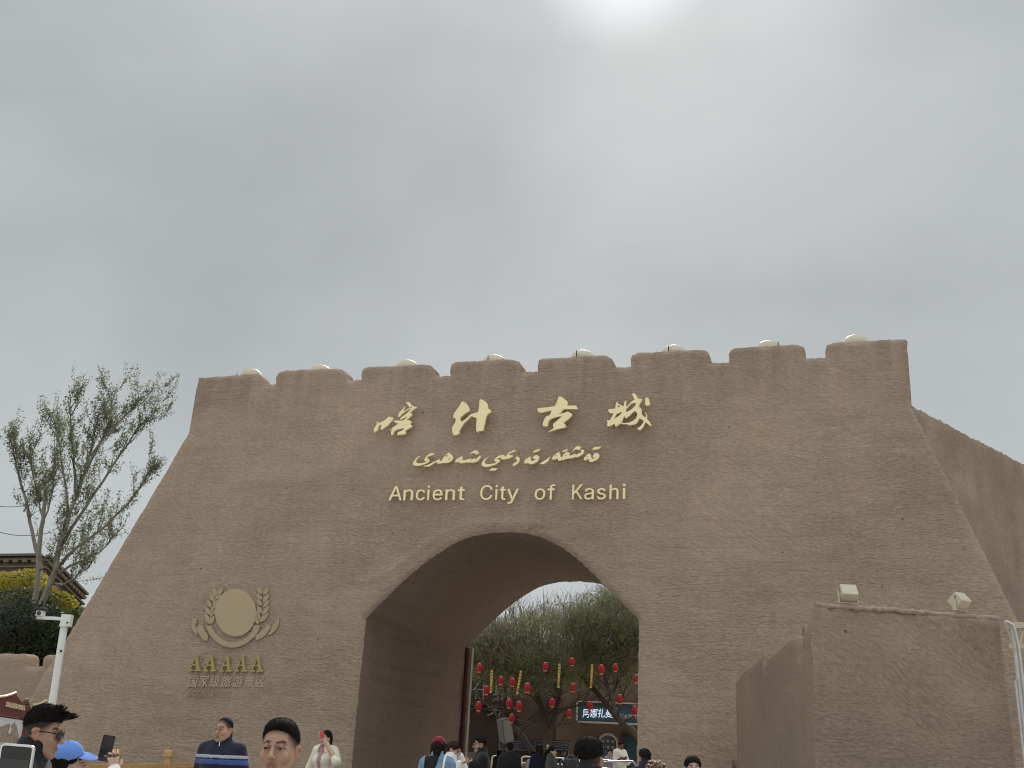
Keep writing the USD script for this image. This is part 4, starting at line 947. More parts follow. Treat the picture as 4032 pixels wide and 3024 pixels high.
mp = [b_uz(*q) for q in ((-60, 1541), (43, 1556), (33, 1607), (12, 1614), (-60, 1608))]
board(mp, .006, .037, 'map_paper', 'map_sheet')
board([b_uz(*q) for q in ((-20, 1575), (2, 1565), (11, 1563), (13, 1577), (15, 1566), (22, 1560), (26, 1568), (30, 1590), (29, 1606), (0, 1602), (-20, 1604))], .004, .044, 'map_print', 'map_drawing')
board([b_uz(*q) for q in ((12, 1564), (13, 1578), (9, 1585), (6, 1583), (9, 1576))], .003, .0495, 'map_paper', 'map_river')
for i in range(12):
    u0, z0_ = b_uz(1 + i * 3.45, 1521.5 + i * .78); rr_ = np.random.default_rng(i)
    st = [Polygon([(u0 + dx, z0_ + dz), (u0 + dx + w, z0_ + dz), (u0 + dx + w, z0_ + dz + h), (u0 + dx, z0_ + dz + h)]) for dx, dz, w, h in [(rr_.uniform(0, .015), rr_.uniform(-.02, .005), .035, .008), (rr_.uniform(0, .02), -.02, .009, .05), (rr_.uniform(.01, .03), -.02, .009, .045), (0, rr_.uniform(-.02, .02), .03, .008)]]
    board(shapely.union_all(st), .006, .052, 'gilt', 'header_character')
po = at(50, 1700, bd + .62)
ps = [(at(50, 1700, bd + .62)[:2])]
pz = lambda y: at(50, y, bd + .62)[2]
pc = at(50, 1560, bd + .62)
part(SB, 'post', box((pc[0], pc[1], pz(1526) / 2), (.085, .085, pz(1526)), bevel=.008), 'red_lacquer')
part(SB, 'finial', lathe([(.001, pz(1507)), (.028, pz(1509)), (.034, pz(1512)), (.022, pz(1514)), (.045, pz(1516)), (.028, pz(1518)), (.05, pz(1520)), (.03, pz(1522)), (.055, pz(1524)), (.04, pz(1528)), (.05, pz(1535))][::-1], 12, (pc[0], pc[1], 0)), 'carved_wood', smooth=40)
w0 = at(57, 1600, bd + .7); 
wing = [(0, 0.0), (.13, 0.0), (.13, pz(1512)), (.10, pz(1519)), (.06, pz(1523)), (0, pz(1524))]
part(SB, 'wing_panel', frame(extrude(Polygon(wing), .05), np.array([w0[0], w0[1], 0]), np.array([.80, .6, 0]), np.array([0, 0, 1.0]), np.cross([.80, .6, 0], [0, 0, 1.0])), 'carved_wood')
part(SB, 'wing_trim', tube([np.array([w0[0] + u * .8, w0[1] + u * .6, z + .01]) for u, z in ((.01, pz(1523.5)), (.06, pz(1522)), (.10, pz(1518)), (.14, pz(1511)))], .014, 6), 'gilt')

# grey wooden slat screen behind the fence
SC = thing('slat_screen', 'grey wooden screen of upright slats behind the fence', 'screen')
for i in range(6):
    p = at(188 / 1.8228 + i * 5.2, 1600, 18.6 + .05 * i); part(SC, 'slat', box((p[0], p[1], .80), (.10, .03, 1.60)), 'grey_wood')
p0_, p1_ = at(100, 1600, 18.66), at(136, 1600, 18.95)
d = p1_ - p0_; L = np.hypot(*d[:2]); part(SC, 'rail', box(((p0_[0] + p1_[0]) / 2, (p0_[1] + p1_[1]) / 2 + .03, 1.2), (L, .04, .08), math.atan2(d[1], d[0])), 'grey_wood')

# yellow timber fence
FE = thing('timber_fence', 'yellow timber fence with capped square posts along the foot of the gate', 'fence')
fp = [np.array([*at(92, 1620, 16.6)[:2], 0]), np.array([*at(99.5, 1620, 18.0)[:2], 0]), np.array([*at(253, 1620, 20.4)[:2], 0]), np.array([*at(366, 1620, 22.4)[:2], 0]), np.array([*at(444, 1620, 24.0)[:2], 0]), np.array([*at(470, 1650, 25.6)[:2], 0])]
for p in fp[1:]:
    part(FE, 'post', box((p[0], p[1], .56), (.12, .12, 1.12), bevel=.008), 'yellow_wood')
    part(FE, 'post_cap', [box((p[0], p[1], 1.25), (.15, .15, .14), bevel=.025), box((p[0], p[1], 1.15), (.095, .095, .07))], 'yellow_wood')
for p, q in zip(fp[:-1], fp[1:]):
    d = q - p; L = np.linalg.norm(d); e = d / L; up = np.array([0, 0, 1.0])
    for z, h in ((1.04, .095), (.70, .07), (.16, .08)):
        part(FE, 'rail', frame(box((L / 2, 0, 0), (L - .12, .06, h), bevel=.012), p + [0, 0, z], e, np.cross(up, e), up), 'yellow_wood')
    for k in range(1, 4):
        c = p + d * k / 4
        part(FE, 'bracket', frame(lathe([(.012, -.14), (.05, -.10), (.03, -.04), (.055, .05), (.02, .13)], 8), c + [0, 0, .86], e, np.cross(up, e), up), 'yellow_wood', smooth=50)

# ---------------------------------------------------------------- courtyard behind the arch
GZ = 0.25
mat('brown_wall', (0.145, 0.105, 0.078), .95, var=.15, vscale=1.2, bump=.4, bscale=12)
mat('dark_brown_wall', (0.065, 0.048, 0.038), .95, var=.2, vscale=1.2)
mat('dark_timber', (0.045, 0.030, 0.024), .7, var=.2, stretch=(6, 6, .4))
mat('maroon_paint', (0.060, 0.014, 0.020), .5)
mat('sign_teal', (0.045, 0.095, 0.125), .5, var=.12, vscale=3)
mat('sign_blue', (0.055, 0.065, 0.12), .5, var=.1)
mat('pale_frame', (0.42, 0.38, 0.30), .6, var=.1)
mat('grey_frame', (0.20, 0.20, 0.20), .5)
mat('old_lettering', (0.34, 0.32, 0.26), .6, var=.2)
mat('grey_lettering', (0.22, 0.22, 0.23), .6)
mat('lantern_red', (0.30, 0.014, 0.026), .55, var=.25, vscale=14)
mat('lantern_gold', (0.50, 0.36, 0.16), .5)
mat('yellow_character', (0.72, 0.52, 0.14), .5)
mat('speaker_grey', (0.13, 0.125, 0.12), .7, var=.1)
mat('stainless', (0.80, 0.80, 0.80), .22, metal=1.0)
mat('blue_paint', (0.022, 0.06, 0.085), .5, var=.15)
mat('blue_grey_paint', (0.16, 0.21, 0.25), .5)
mat('white_lettering', (0.6, 0.6, 0.6), .5)
mat('canvas_dark', (0.05, 0.048, 0.05), .8, var=.2)
mat('cardboard', (0.22, 0.16, 0.11), .8, var=.2)
mat('red_plastic', (0.30, 0.03, 0.035), .5)
M['lit_letter'] = usdkit.material(stage, '/World/Looks/lit_letter', {'e': ('principled_bsdf', {'base_color': (.75, .78, .9), 'emission_color': (.72, .80, 1.0), 'emission_strength': 0.4})}, [], surface='e.BSDF')
M['dark_glass'] = usdkit.material(stage, '/World/Looks/dark_glass', {'t': ('transparent_bsdf', {'color': (.55, .58, .6)}), 'g': ('glossy_bsdf', {'roughness': .05}), 'f': ('fresnel', {'IOR': 1.5}), 'x': ('mix_closure', {})}, [('f.fac', 'x.fac'), ('t.BSDF', 'x.closure1'), ('g.BSDF', 'x.closure2')], surface='x.closure')

UP = np.array([0, 0, 1.0])


def facing(o, ex):
    """frame of an upright surface: along ex, up, and out towards the viewer"""
    ex = np.array([ex[0], ex[1], 0.0]); ex /= np.linalg.norm(ex)
    return np.asarray(o, float), ex, UP, np.cross(ex, UP)


def put(mesh, fr):
    return frame(mesh, *fr)


# back building, in two blocks; the left one has a dark gateway
WD = 46.0
def wall_block(name, label, x0, x1, d, ztop, m, dep=6.0):
    a, b = at(x0, 1600, d), at(x1, 1600, d)
    t = thing(name, label, 'building')
    part(t, 'wall', box(((a[0] + b[0]) / 2, d + dep / 2, (ztop + GZ) / 2), (b[0] - a[0], dep, ztop - GZ)), m)
    part(t, 'cornice', box(((a[0] + b[0]) / 2, d + .05, ztop - .25), (b[0] - a[0] + .1, .35, .22)), m)
    return t, a, b


B1, a1_, b1_ = wall_block('courtyard_building', 'dark brown mud building with an ice-cream shop sign seen through the right of the arch', 1200, 1560, WD, 5.6, 'brown_wall')
B2, a2_, b2_ = wall_block('courtyard_building', 'low brown wall house behind the tree trunk in the middle of the arch view', 1096, 1199, WD + .8, 4.6, 'brown_wall')
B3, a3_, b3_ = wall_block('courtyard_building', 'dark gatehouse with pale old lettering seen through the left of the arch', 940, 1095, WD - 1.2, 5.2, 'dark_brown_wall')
# gateway opening of the gatehouse: a deep dark recess with timber leaves
oc = at(1052, 1600, WD - 1.25)
part(B3, 'door', box((oc[0], WD - 1.22, 1.65), (2.0, .1, 2.8)), 'dark_timber')
part(B3, 'door_frame', [box((oc[0] - 1.08, WD - 1.28, 1.7), (.14, .2, 2.9)), box((oc[0] + 1.08, WD - 1.28, 1.7), (.14, .2, 2.9)), box((oc[0], WD - 1.28, 3.2), (2.3, .2, .16))], 'dark_timber')
OL = thing('old_lettering', 'pale thin old Chinese lettering on the dark gatehouse behind lanterns', 'sign lettering')
def lettering(par, ch, x, y, d, h, m, nm='character', th=.02, slant=0.0, wide=1.0):
    p = at(x, y, d); k = h / 112.0
    g_ = shapely.affinity.affine_transform(glyph(ch).buffer(-1.7), [k * wide, slant * k, 0, k, 0, 0])
    me = extrude(g_, th); v = np.array(me.vertices); me.vertices = np.stack([p[0] + v[:, 0], p[1] - v[:, 2], p[2] + v[:, 1]], 1)
    return part(par, nm, me, m)
for ch, x, y, h in (('什', 1019, 1507, .62), ('城', 1063, 1505, .66), ('务', 1050, 1543, .60)):
    lettering(OL, ch, x, y, WD - 1.35, h, 'old_lettering')
rr_ = np.random.default_rng(4); lines = []
for i in range(5):
    p = at(1066 + i * 4, 1508 + (i % 2), WD - 1.35); lines.append(tube([p, p + [.09, 0, -.07], p + [.16, 0, .02], p + [.17, 0, .10]], .012, 5))
part(OL, 'script_line', lines, 'old_lettering')
# arched window with blue lattice and a blue door
WN = thing('arched_window', 'arched window with a blue lattice in the brown building, right of the arch view', 'window')
wc = at(1313, 1607, WD - .03); wr = .40
arc = [(wr * math.cos(t), wr * math.sin(t)) for t in np.linspace(0, math.pi, 20)]
outer_ = Polygon([(wr + .0, -.95)] + arc + [(-wr, -.95)]); inner_ = outer_.buffer(-.09)
fr = facing((wc[0], WD - .02, wc[2]), (1, 0))
part(WN, 'frame', put(extrude(outer_.difference(inner_), .09), fr), 'pale_frame')
part(WN, 'pane', put(extrude(inner_, .01), (fr[0] + [0, .0, 0], *fr[1:])), 'blue_paint')
lat = []
for i in range(-9, 10):
    for s_ in (1, -1):
        ln = LineString([(i * .12 - s_ * 1.2, -1.2), (i * .12 + s_ * 1.2, 1.2)]).intersection(inner_)
        if ln.length > .05 and ln.geom_type == 'LineString':
            lat.append(put(extrude(ln.buffer(.014, cap_style=2), .03), fr))
part(WN, 'lattice', lat, 'blue_grey_paint', label='paler blue lattice bars')
part(WN, 'lattice_knot', [put(lathe([(.001, .05), (.05, .045), (.06, .02)], 10), (fr[0] + [q, -.0, z], fr[1], fr[2], fr[3])) for q in (-.19, 0, .19) for z in (-.12, .10)], 'pale_frame')
dp = at(1366, 1640, WD - .05)
DR = thing('blue_door', 'blue wooden door right of the arched window', 'door')
part(DR, 'leaf', box((dp[0], WD - .06, GZ + 1.0), (.66, .08, 2.0)), 'blue_paint')
for z in (.5, 1.45):
    part(DR, 'panel', box((dp[0], WD - .12, GZ + z), (.46, .04, .7)), 'blue_paint')
part(DR, 'door_frame', [box((dp[0] + s_ * .37, WD - .08, GZ + 1.02), (.09, .14, 2.06)) for s_ in (-1, 1)] + [box((dp[0], WD - .08, GZ + 2.09), (.83, .14, .09))], 'dark_timber')

# shop sign
SS = thing('shop_sign', 'teal shop signboard with glowing white Chinese characters, right side of the arch view', 'sign')
sa, sb = at(1244, 1540, WD - .6), at(1420, 1540, WD - .6)
zt, zb = at(1300, 1516, WD - .6)[2], at(1300, 1563, WD - .6)[2]
cx = (sa[0] + sb[0]) / 2; W_ = sb[0] - sa[0]
part(SS, 'board', box((cx, WD - .5, (zt + zb) / 2), (W_, .16, zt - zb)), 'sign_teal')
part(SS, 'frame', [box((cx, WD - .56, zb + .03), (W_, .22, .07)), box((cx, WD - .56, zt - .02), (W_, .22, .05)), box((sa[0] + .035, WD - .56, (zt + zb) / 2), (.07, .22, zt - zb))], 'pale_frame')
part(SS, 'bracket', [box((sa[0] + W_ * q, WD - .2, (zt + zb) / 2), (.06, .5, .06)) for q in (.2, .5, .8)], 'dark_metal')
for ch, x, w in (('阿', 1257.5, .9), ('娜', 1273.5, .9), ('扎', 1290, .9), ('曼', 1306, 1.0)):
    lettering(SS, ch, x, 1548, WD - .64, .33, 'lit_letter', slant=.12, wide=w * .92)
for ch, x in (('工', 1336), ('冰', 1345.5), ('淇', 1355), ('淋', 1364.5)):
    lettering(SS, ch, x, 1551.5, WD - .64, .17, 'white_lettering', wide=1.0)
rc = at(1328, 1529.5, WD - .65); tt = np.linspace(0, 2 * np.pi, 22)
part(SS, 'registered_mark', [tube(np.stack([rc[0] + .075 * np.cos(tt), np.full(22, rc[1]), rc[2] + .075 * np.sin(tt)], 1), .010, 5), frame(meshkit.text_mesh('R', .075, .02), rc + [-.026, 0, -.037], np.array([1.0, 0, 0]), UP, np.array([0, -1.0, 0]))], 'lit_letter')

# two stalls with blue fascia boards
def stall(label, x0, x1, y0, y1, d, chars, seed):
    a, b = at(x0, y0, d), at(x1, y0, d); zt_, zb_ = a[2], at(x0, y1, d)[2]
    t = thing('market_stall', label, 'stall', group=None); w = b[0] - a[0]; cx_ = (a[0] + b[0]) / 2
    part(t, 'fascia', box((cx_, d, (zt_ + zb_) / 2), (w, .06, zt_ - zb_)), 'sign_blue')
    part(t, 'fascia_frame', [box((cx_, d - .03, z), (w + .04, .06, .025)) for z in (zt_, zb_)] + [box((x, d - .03, (zt_ + zb_) / 2), (.025, .06, zt_ - zb_)) for x in (a[0], b[0])], 'grey_frame')
    part(t, 'canopy', box((cx_, d + .7, zt_ + .03), (w + .1, 1.5, .04)), 'canvas_dark')
    cv = trimesh.creation.box([w, .04, .22]); part(t, 'valance', [box((cx_, d + .05, zb_ - .12), (w, .02, .2))], 'canvas_dark')
    for sx in (-1, 1):
        for sy in (0, 1.35):
            part(t, 'leg', box((cx_ + sx * (w / 2 - .03), d + .04 + sy, (zt_ + GZ) / 2), (.05, .05, zt_ - GZ)), 'grey_frame')
    part(t, 'counter', box((cx_, d + .4, GZ + .45), (w - .1, .7, .9)), 'dark_brown_wall')
    part(t, 'counter_top', box((cx_, d + .38, GZ + .92), (w, .8, .04)), 'grey_frame')
    for i, (ch, x) in enumerate(chars):
        lettering(t, ch, x, y1 - 2.5, d - .035, (zt_ - zb_) * .72, 'grey_lettering')
    return t


stall('market stall with a blue fascia board, left one of the pair below the trees', 1079, 1153, 1600.5, 1618, 42.5, [('汁', 1122), ('工', 1110)], 1)
stall('market stall with a blue fascia bearing a longer line of characters, right of the pair', 1157, 1231, 1600, 1617, 42.5, [('石', 1172), ('榴', 1183), ('鲜', 1194), ('榨', 1205), ('手', 1216), ('工', 1224)], 2)

# loudspeaker on a pole
LS = thing('loudspeaker', 'tilted grey loudspeaker on a pole beside the dark gatehouse', 'loudspeaker')
lc_ = at(1090, 1577, 40.5); bx_ = trimesh.convex.convex_hull(np.array([(sx * (.20 if sy < 0 else .14), sy * .20, sz * (.40 if sy < 0 else .36)) for sx in (-1, 1) for sy in (-1, 1) for sz in (-1, 1)]))
Rm = trimesh.transformations.rotation_matrix(-.35, [0, 1, 0]) @ trimesh.transformations.rotation_matrix(.55, [0, 0, 1]) @ trimesh.transformations.rotation_matrix(.3, [1, 0, 0])
bx_.apply_transform(Rm); bx_.apply_translation(lc_); part(LS, 'cabinet', bx_, 'speaker_grey')
gr = box((0, -.208, 0), (.34, .012, .72)); gr.apply_transform(Rm); gr.apply_translation(lc_); part(LS, 'grille', gr, 'grey_frame')
part(LS, 'pole', tube([[lc_[0], lc_[1] + .2, GZ], [lc_[0], lc_[1] + .2, lc_[2]]], .03, 8), 'dark_metal')
# dark sliding door leaf and maroon frame at the inner end of the passage
ji = gate_pt(-3.27, 0.0, DEPTH)
DF = thing('passage_door_frame', 'maroon painted door frame at the far left end of the archway', 'door frame')
q = [gate_pt(-3.25, z, DEPTH + .06) for z in (0.2, 1.5, 3.0, 4.3)]
part(DF, 'jamb', tube(q, .085, 4), 'maroon_paint'); part(DF, 'edge_strip', tube([p + GT * .16 for p in q], .055, 4), 'pale_frame')
PL_ = thing('dark_notice_column', 'tall black column standing just behind the archway on the left', 'column')
pa, pb = at(1005, 1600, 37.0), at(1014.5, 1600, 37.0)
part(PL_, 'column', box(((pa[0] + pb[0]) / 2, 37.0, (at(1010, 1563, 37)[2] + GZ) / 2), (pb[0] - pa[0], .12, at(1010, 1563, 37)[2] - GZ)), 'dark_metal')
cb = at(1009, 1557, 36.9); part(PL_, 'camera_box', box(cb, (.16, .16, .24), bevel=.02), 'speaker_grey')
GP = thing('glass_counter', 'grey glass-sided ticket desk between the two people with phones under the arch', 'counter')
ga = at(1022, 1632, 36.0)
part(GP, 'glass', box((ga[0] + .1, 36.0, 1.28), (.66, .02, .36)), 'speaker_grey'); part(GP, 'base', box((ga[0] + .1, 36.2, .68), (.7, .4, .8)), 'grey_frame')

# steel crowd barriers
def barrier(label, x0, x1, y0, y1, d):
    a, b = at(x0, y0, d), at(x1, y1, d); t = thing('steel_barrier', label, 'barrier')
    e = b - a; L = np.linalg.norm(e[:2]); dirn = e / np.linalg.norm(e); r_ = .06
    zb_ = GZ + .18; drop = .30
    c = np.linspace(0, np.pi / 2, 5)
    A0 = a; B0 = b
    pth = [np.array([a[0], a[1], zb_])] + [A0 + dirn * r_ * (1 - math.cos(t)) * 1.6 - UP * r_ * (1 - math.sin(t)) * 1.6 for t in c] + [B0 - dirn * r_ * (1 - math.cos(t)) * 1.6 - UP * r_ * (1 - math.sin(t)) * 1.6 for t in c[::-1]] + [np.array([b[0], b[1], zb_])]
    part(t, 'hoop', tube(pth, .027, 8), 'stainless', smooth=60)
    part(t, 'rail', tube([a - UP * .2, b - UP * .2], .024, 8), 'stainless', smooth=60)
    part(t, 'rail', tube([np.array([a[0], a[1], zb_ + .03]), np.array([b[0], b[1], zb_ + .03])], .02, 8), 'stainless', smooth=60)
    for k in range(1, max(3, int(L / .18))):
        p = a + e * k / max(3, int(L / .18))
        part(t, 'bar', tube([p - UP * .2, np.array([p[0], p[1], zb_])], .010, 5), 'stainless')
    part(t, 'foot', [box((p[0], p[1], GZ + .03), (.05, .45, .05)) for p in (a, b)] + [box((p[0], p[1], GZ + .11), (.04, .04, .16)) for p in (a, b)], 'stainless')


barrier('steel crowd barrier left of the black-coated man seen from behind', 1063, 1122, 1632.5, 1635.0, 38.0)
barrier('steel crowd barrier left of the woman in the dark top', 1127, 1172, 1634.0, 1636.0, 38.1)
barrier('steel crowd barrier behind the woman in the vest', 1179, 1240, 1635.5, 1639.0, 38.2)
barrier('steel crowd barrier in front of the man in the white shirt', 1288, 1373, 1643.0, 1645.5, 31.8)
for i, (x, y, w, h, m_, lab) in enumerate(((1066, 1652, .5, .5, 'red_plastic', 'red crate behind the left steel barrier'), (1140, 1650, .7, .45, 'cardboard', 'brown carton behind the second steel barrier'), (1205, 1652, .5, .42, 'sign_blue', 'pale blue box behind the third steel barrier'))):
    p = at(x, y, 39.2); t = thing('goods_box', lab, 'box'); part(t, 'body', box((p[0], 39.2, GZ + .4 + h / 2), (w, .4, h), bevel=.01), m_)
    part(t, 'lid', box((p[0], 39.2, GZ + .41 + h), (w + .03, .43, .05)), m_); part(t, 'pallet', box((p[0], 39.2, GZ + .2), (w, .4, .38)), 'dark_timber')

# courtyard trees
def willow(name, label, trunk_px, d, r0, crown, n, seed, lean=()):
    r = np.random.default_rng(seed); t = thing(name, label, 'tree'); out, twigs = [], []
    for px_ in trunk_px:
        p = np.array([at(x, y, d + .3 * i) for i, (x, y) in enumerate(px_[0])]); rad = np.linspace(px_[1], px_[1] * .45, len(p))
        q = np.linspace(0, 1, 4 * len(p)); u = np.linspace(0, 1, len(p))
        pp = np.stack([np.interp(q, u, p[:, k]) for k in range(3)], 1); rr = np.interp(q, u, rad)
        part(t, 'trunk', tube(pp, rr * (1 + .08 * r.normal(size=len(rr))), 9), 'bark_dark', smooth=60)
        for k in range(9):
            j = r.integers(len(pp) // 3, len(pp)); dd = np.array([r.normal(0, .9), r.normal(0, .9), r.uniform(.4, 1.2)])
            grow(pp[j], dd, r.uniform(1.0, 1.9), .035, 2, r, out, twigs, up=.25, spread=.6, kids=(2, 4), wob=.16)
    part(t, 'branch', branch_mesh([o for o in out if o[1][0] > .008], 5), 'bark_dark', kind='stuff')
    pts, nor = [], []
    vol = [b[1][0] * b[1][1] * b[1][2] for b in crown]
    for (c, rad), v_ in zip(crown, vol):
        m = int(n * v_ / sum(vol)); dd = r.normal(size=(m * 2, 3)); dd /= np.linalg.norm(dd, axis=1)[:, None]
        rr = r.uniform(0, 1, m * 2) ** .45
        P0 = np.array(c) + dd * rr[:, None] * rad
        dens = fbm(P0 * 1.3, 3, seed) + .18 * r.normal(size=m * 2) - .12 * rr
        P0 = P0[np.argsort(-dens)[:m]]
        pts.append(P0)
    pts = np.vstack(pts)
    # sprays: each place carries a short hanging twig with small leaves
    part(t, 'crown', leaves(pts, .043, seed, aspect=1.9), 'court_leaf', kind='stuff')
    tw = pts[r.permutation(len(pts))[:2600]]
    part(t, 'twigs', trimesh.util.concatenate([tube([p, p + r.normal(0, .10, 3) + [0, 0, .16], p + r.normal(0, .16, 3) + [0, 0, .34]], .006, 3, cap=False) for p in tw]), 'twig_grey', kind='stuff')
    return t


leaf_mat('court_leaf', (0.18, 0.205, 0.095), (0.36, 0.40, 0.175), .5)
mat('twig_grey', (0.17, 0.14, 0.12), .9)
CD = 41.5
cr = lambda L: [(at(x, y, CD + dd), (rx, ry, rz)) for x, y, dd, rx, ry, rz in L]
willow('courtyard_tree', 'twin-trunked tree with hazy olive foliage in the middle of the arch view', [([(1181, 1640), (1182, 1590), (1177, 1560), (1172, 1530), (1150, 1480)], .17), ([(1184, 1640), (1187, 1590), (1198, 1550), (1206, 1515), (1215, 1460)], .13)], CD, .17,
       cr([(1165, 1400, 0, 1.9, 1.5, 1.35), (1215, 1370, .5, 1.5, 1.3, 1.25), (1120, 1440, .2, 1.6, 1.3, 1.15), (1190, 1450, 0, 1.8, 1.4, .9), (1235, 1430, .4, 1.3, 1.2, 1.0), (1150, 1345, .6, .9, .8, .45)]), 27000, 31)
willow('courtyard_tree', 'tree with a long dark trunk leaning up leftwards across the shop sign', [([(1400, 1625), (1373, 1587), (1345, 1563), (1318, 1530), (1293, 1500), (1272, 1478), (1250, 1455)], .15), ([(1330, 1543), (1322, 1505), (1310, 1480), (1300, 1440)], .08)], CD - 1.0, .15,
       cr([(1320, 1345, 0, 1.7, 1.5, 1.3), (1370, 1370, 0, 1.6, 1.5, 1.5), (1280, 1390, .3, 1.5, 1.3, 1.1), (1345, 1430, 0, 1.6, 1.2, .8), (1312, 1298, .3, .75, .7, .42), (1265, 1345, .5, 1.0, .9, .75)]), 31000, 32)
willow('courtyard_tree', 'thin-crowned greyer tree with a low curved trunk, left side of the arch view', [([(1150, 1625), (1133, 1597), (1118, 1578), (1100, 1566), (1080, 1555), (1062, 1530)], .12), ([(1086, 1560), (1092, 1500), (1085, 1440), (1075, 1400)], .08)], CD + .6, .12,
       cr([(1055, 1415, 0, 1.6, 1.3, .95), (1020, 1430, .2, 1.3, 1.2, .8), (1095, 1395, .5, 1.3, 1.1, .95), (1040, 1385, .8, 1.1, .9, .7)]), 11000, 33)
# bare crowns farther back show above the green ones
BT = thing('bare_tree', 'leafless grey-twigged tree showing above the green crowns behind the arch', 'tree')
r = np.random.default_rng(9); out, twigs = [], []
for x in (1060, 1100, 1140, 1185, 1225, 1265):
    p0 = at(x, 1470, 47); p1 = at(x + r.uniform(-8, 8), 1395 - (x - 1060) * .14, 47.2)
    out.append((np.array([p0, (p0 + p1) / 2 + r.normal(0, .05, 3), p1]), np.array([.09, .06, .04])))
    for k in range(5):
        grow(p0 + (p1 - p0) * r.uniform(.4, 1), [r.normal(0, .5), r.normal(0, .5), 1.0], r.uniform(1.0, 1.7), .028, 2, r, out, twigs, up=.4, spread=.5, kids=(3, 4), wob=.12)
t0_ = at(1165, 1640, 47.1)
part(BT, 'trunk', tube([[t0_[0], 50.0, .1], [t0_[0] + .1, 48.5, 3.0], at(1165, 1430, 47.6)], [.22, .18, .12], 10), 'bark_dark')
part(BT, 'limbs', tube([at(1050, 1480, 47), at(1165, 1450, 47.4), at(1280, 1480, 47)], .07, 7), 'bark_dark')
part(BT, 'crown', branch_mesh(out, 4), 'twig_grey', kind='stuff')

# lanterns
lan = [(258, 865), (428, 965), (519, 978), (313, 1042), (252, 1168), (492, 1147), (571, 1170), (513, 1265), (637, 1022), (780, 855), (992, 815), (1001, 1020), (834, 1140), (970, 1228), (1132, 1165), (1224, 877), (1335, 863), (1371, 1112), (1505, 950), (1487, 1203)]
llab = ['upper lantern at the left edge of the arch view', 'lantern right of the old lettering, upper left', 'lantern hanging beside the slanted yellow string', 'lantern in front of the old lettering', 'low lantern at the left edge over the old lettering', 'left lantern of the low group left of the trunk', 'right lantern of the low group left of the trunk', 'lowest lantern, just above the loudspeaker', 'lantern between the slanted yellow string and the trunk', 'lantern left of the third yellow string', 'highest lantern, above the trunk', 'lantern right of the third yellow string', 'lantern right in front of the twin trunk', 'lantern just left of the shop sign', 'lantern in front of the glowing shop characters', 'lantern right of the fourth yellow string', 'upper lantern near the right edge of the arch view', 'lantern at the top edge of the shop sign', 'lantern half hidden by the right arch jamb, higher one', 'lantern half hidden by the right arch jamb, lower one']
LN = None
rl = np.random.default_rng(5)
for i, (x, y) in enumerate(lan):
    u, v_ = 1760 + x / 2.0137, 2200 + y / 2.0137; d = 39.3 + rl.uniform(-.7, .7)
    c = px(u, v_, d); lab = 'red lantern: ' + llab[i]
    if LN is None:
        LN = thing('red_lantern', lab, 'lantern', c, group='red lanterns hanging in the courtyard trees')
        a_ = np.linspace(-1, 1, 9); prof_ = [(.065 + .035 * math.sqrt(max(0, 1 - z * z)) + .001, z * .125) for z in a_]
        ribs = lathe([(.001, -.128)] + prof_ + [(.001, .128)], 16); vv = np.array(ribs.vertices); an = np.arctan2(vv[:, 1], vv[:, 0]); vv[:, :2] *= (1 + .05 * np.cos(an * 8))[:, None]; ribs.vertices = vv
        part(LN, 'shade', ribs, 'lantern_red', smooth=50)
        part(LN, 'bottom_ring', lathe([(.045, -.165), (.06, -.16), (.06, -.127), (.001, -.127)], 14), 'lantern_gold')
        part(LN, 'top_ring', lathe([(.001, .15), (.05, .148), (.055, .127)], 14), 'lantern_gold')
        part(LN, 'tassel', [tube([[q * .012, w * .012, -.16], [q * .022, w * .022, -.27]], .005, 4) for q in (-1, 0, 1) for w in (-1, 1)], 'lantern_red')
        part(LN, 'cord', tube([[0, 0, .14], [0, .01, .75]], .004, 4), 'dark_metal')
    else:
        k_ = rl.uniform(.90, 1.08); dup(LN, lab, c, rl.uniform(0, 3), (k_, k_, k_ * rl.uniform(.95, 1.06)))
for lab, x0, y0, x1, y1 in (('hanging string of gold characters, first from the left', 357, 880, 347, 1065), ('hanging string of gold characters, the slanted one', 587, 885, 555, 1077), ('hanging string of gold characters, left of the highest lantern', 893, 830, 883, 1027), ('hanging string of gold characters, near the shop sign', 1152, 833, 1140, 1027)):
    t = thing('character_string', lab, 'hanging sign')
    p0, p1 = px(1760 + x0 / 2.0137, 2200 + y0 / 2.0137, 39.0), px(1760 + x1 / 2.0137, 2200 + y1 / 2.0137, 39.0)
    part(t, 'cord', tube([p0 + [0, .03, .35], p1 + [0, .03, 0]], .004, 4), 'dark_metal')
    for k, ch in enumerate('务城旅国景家什游'):
        c = p0 + (p1 - p0) * ((k + .5) / 8); kk = .082 / 112
        me = extrude(shapely.affinity.affine_transform(glyph(ch), [kk, 0, 0, kk, -.045, -.035]).buffer(.001), .02); v = np.array(me.vertices)
        me.vertices = np.stack([c[0] + v[:, 0], c[1] - v[:, 2], c[2] + v[:, 1]], 1); part(t, 'character', me, 'yellow_character')

# ---------------------------------------------------------------- people
def axis(lo, hi, h, fine=()):
    out, x = [lo], lo
    while x < hi:
        st = h
        for a, b, q in fine:
            if a - 2 * q <= x <= b:
                st = min(st, q)
            elif x < a - 2 * q < x + st:
                st = min(st, max(q, a - 2 * q - x))
        x += st; out.append(x)
    return np.array(out, np.float32)


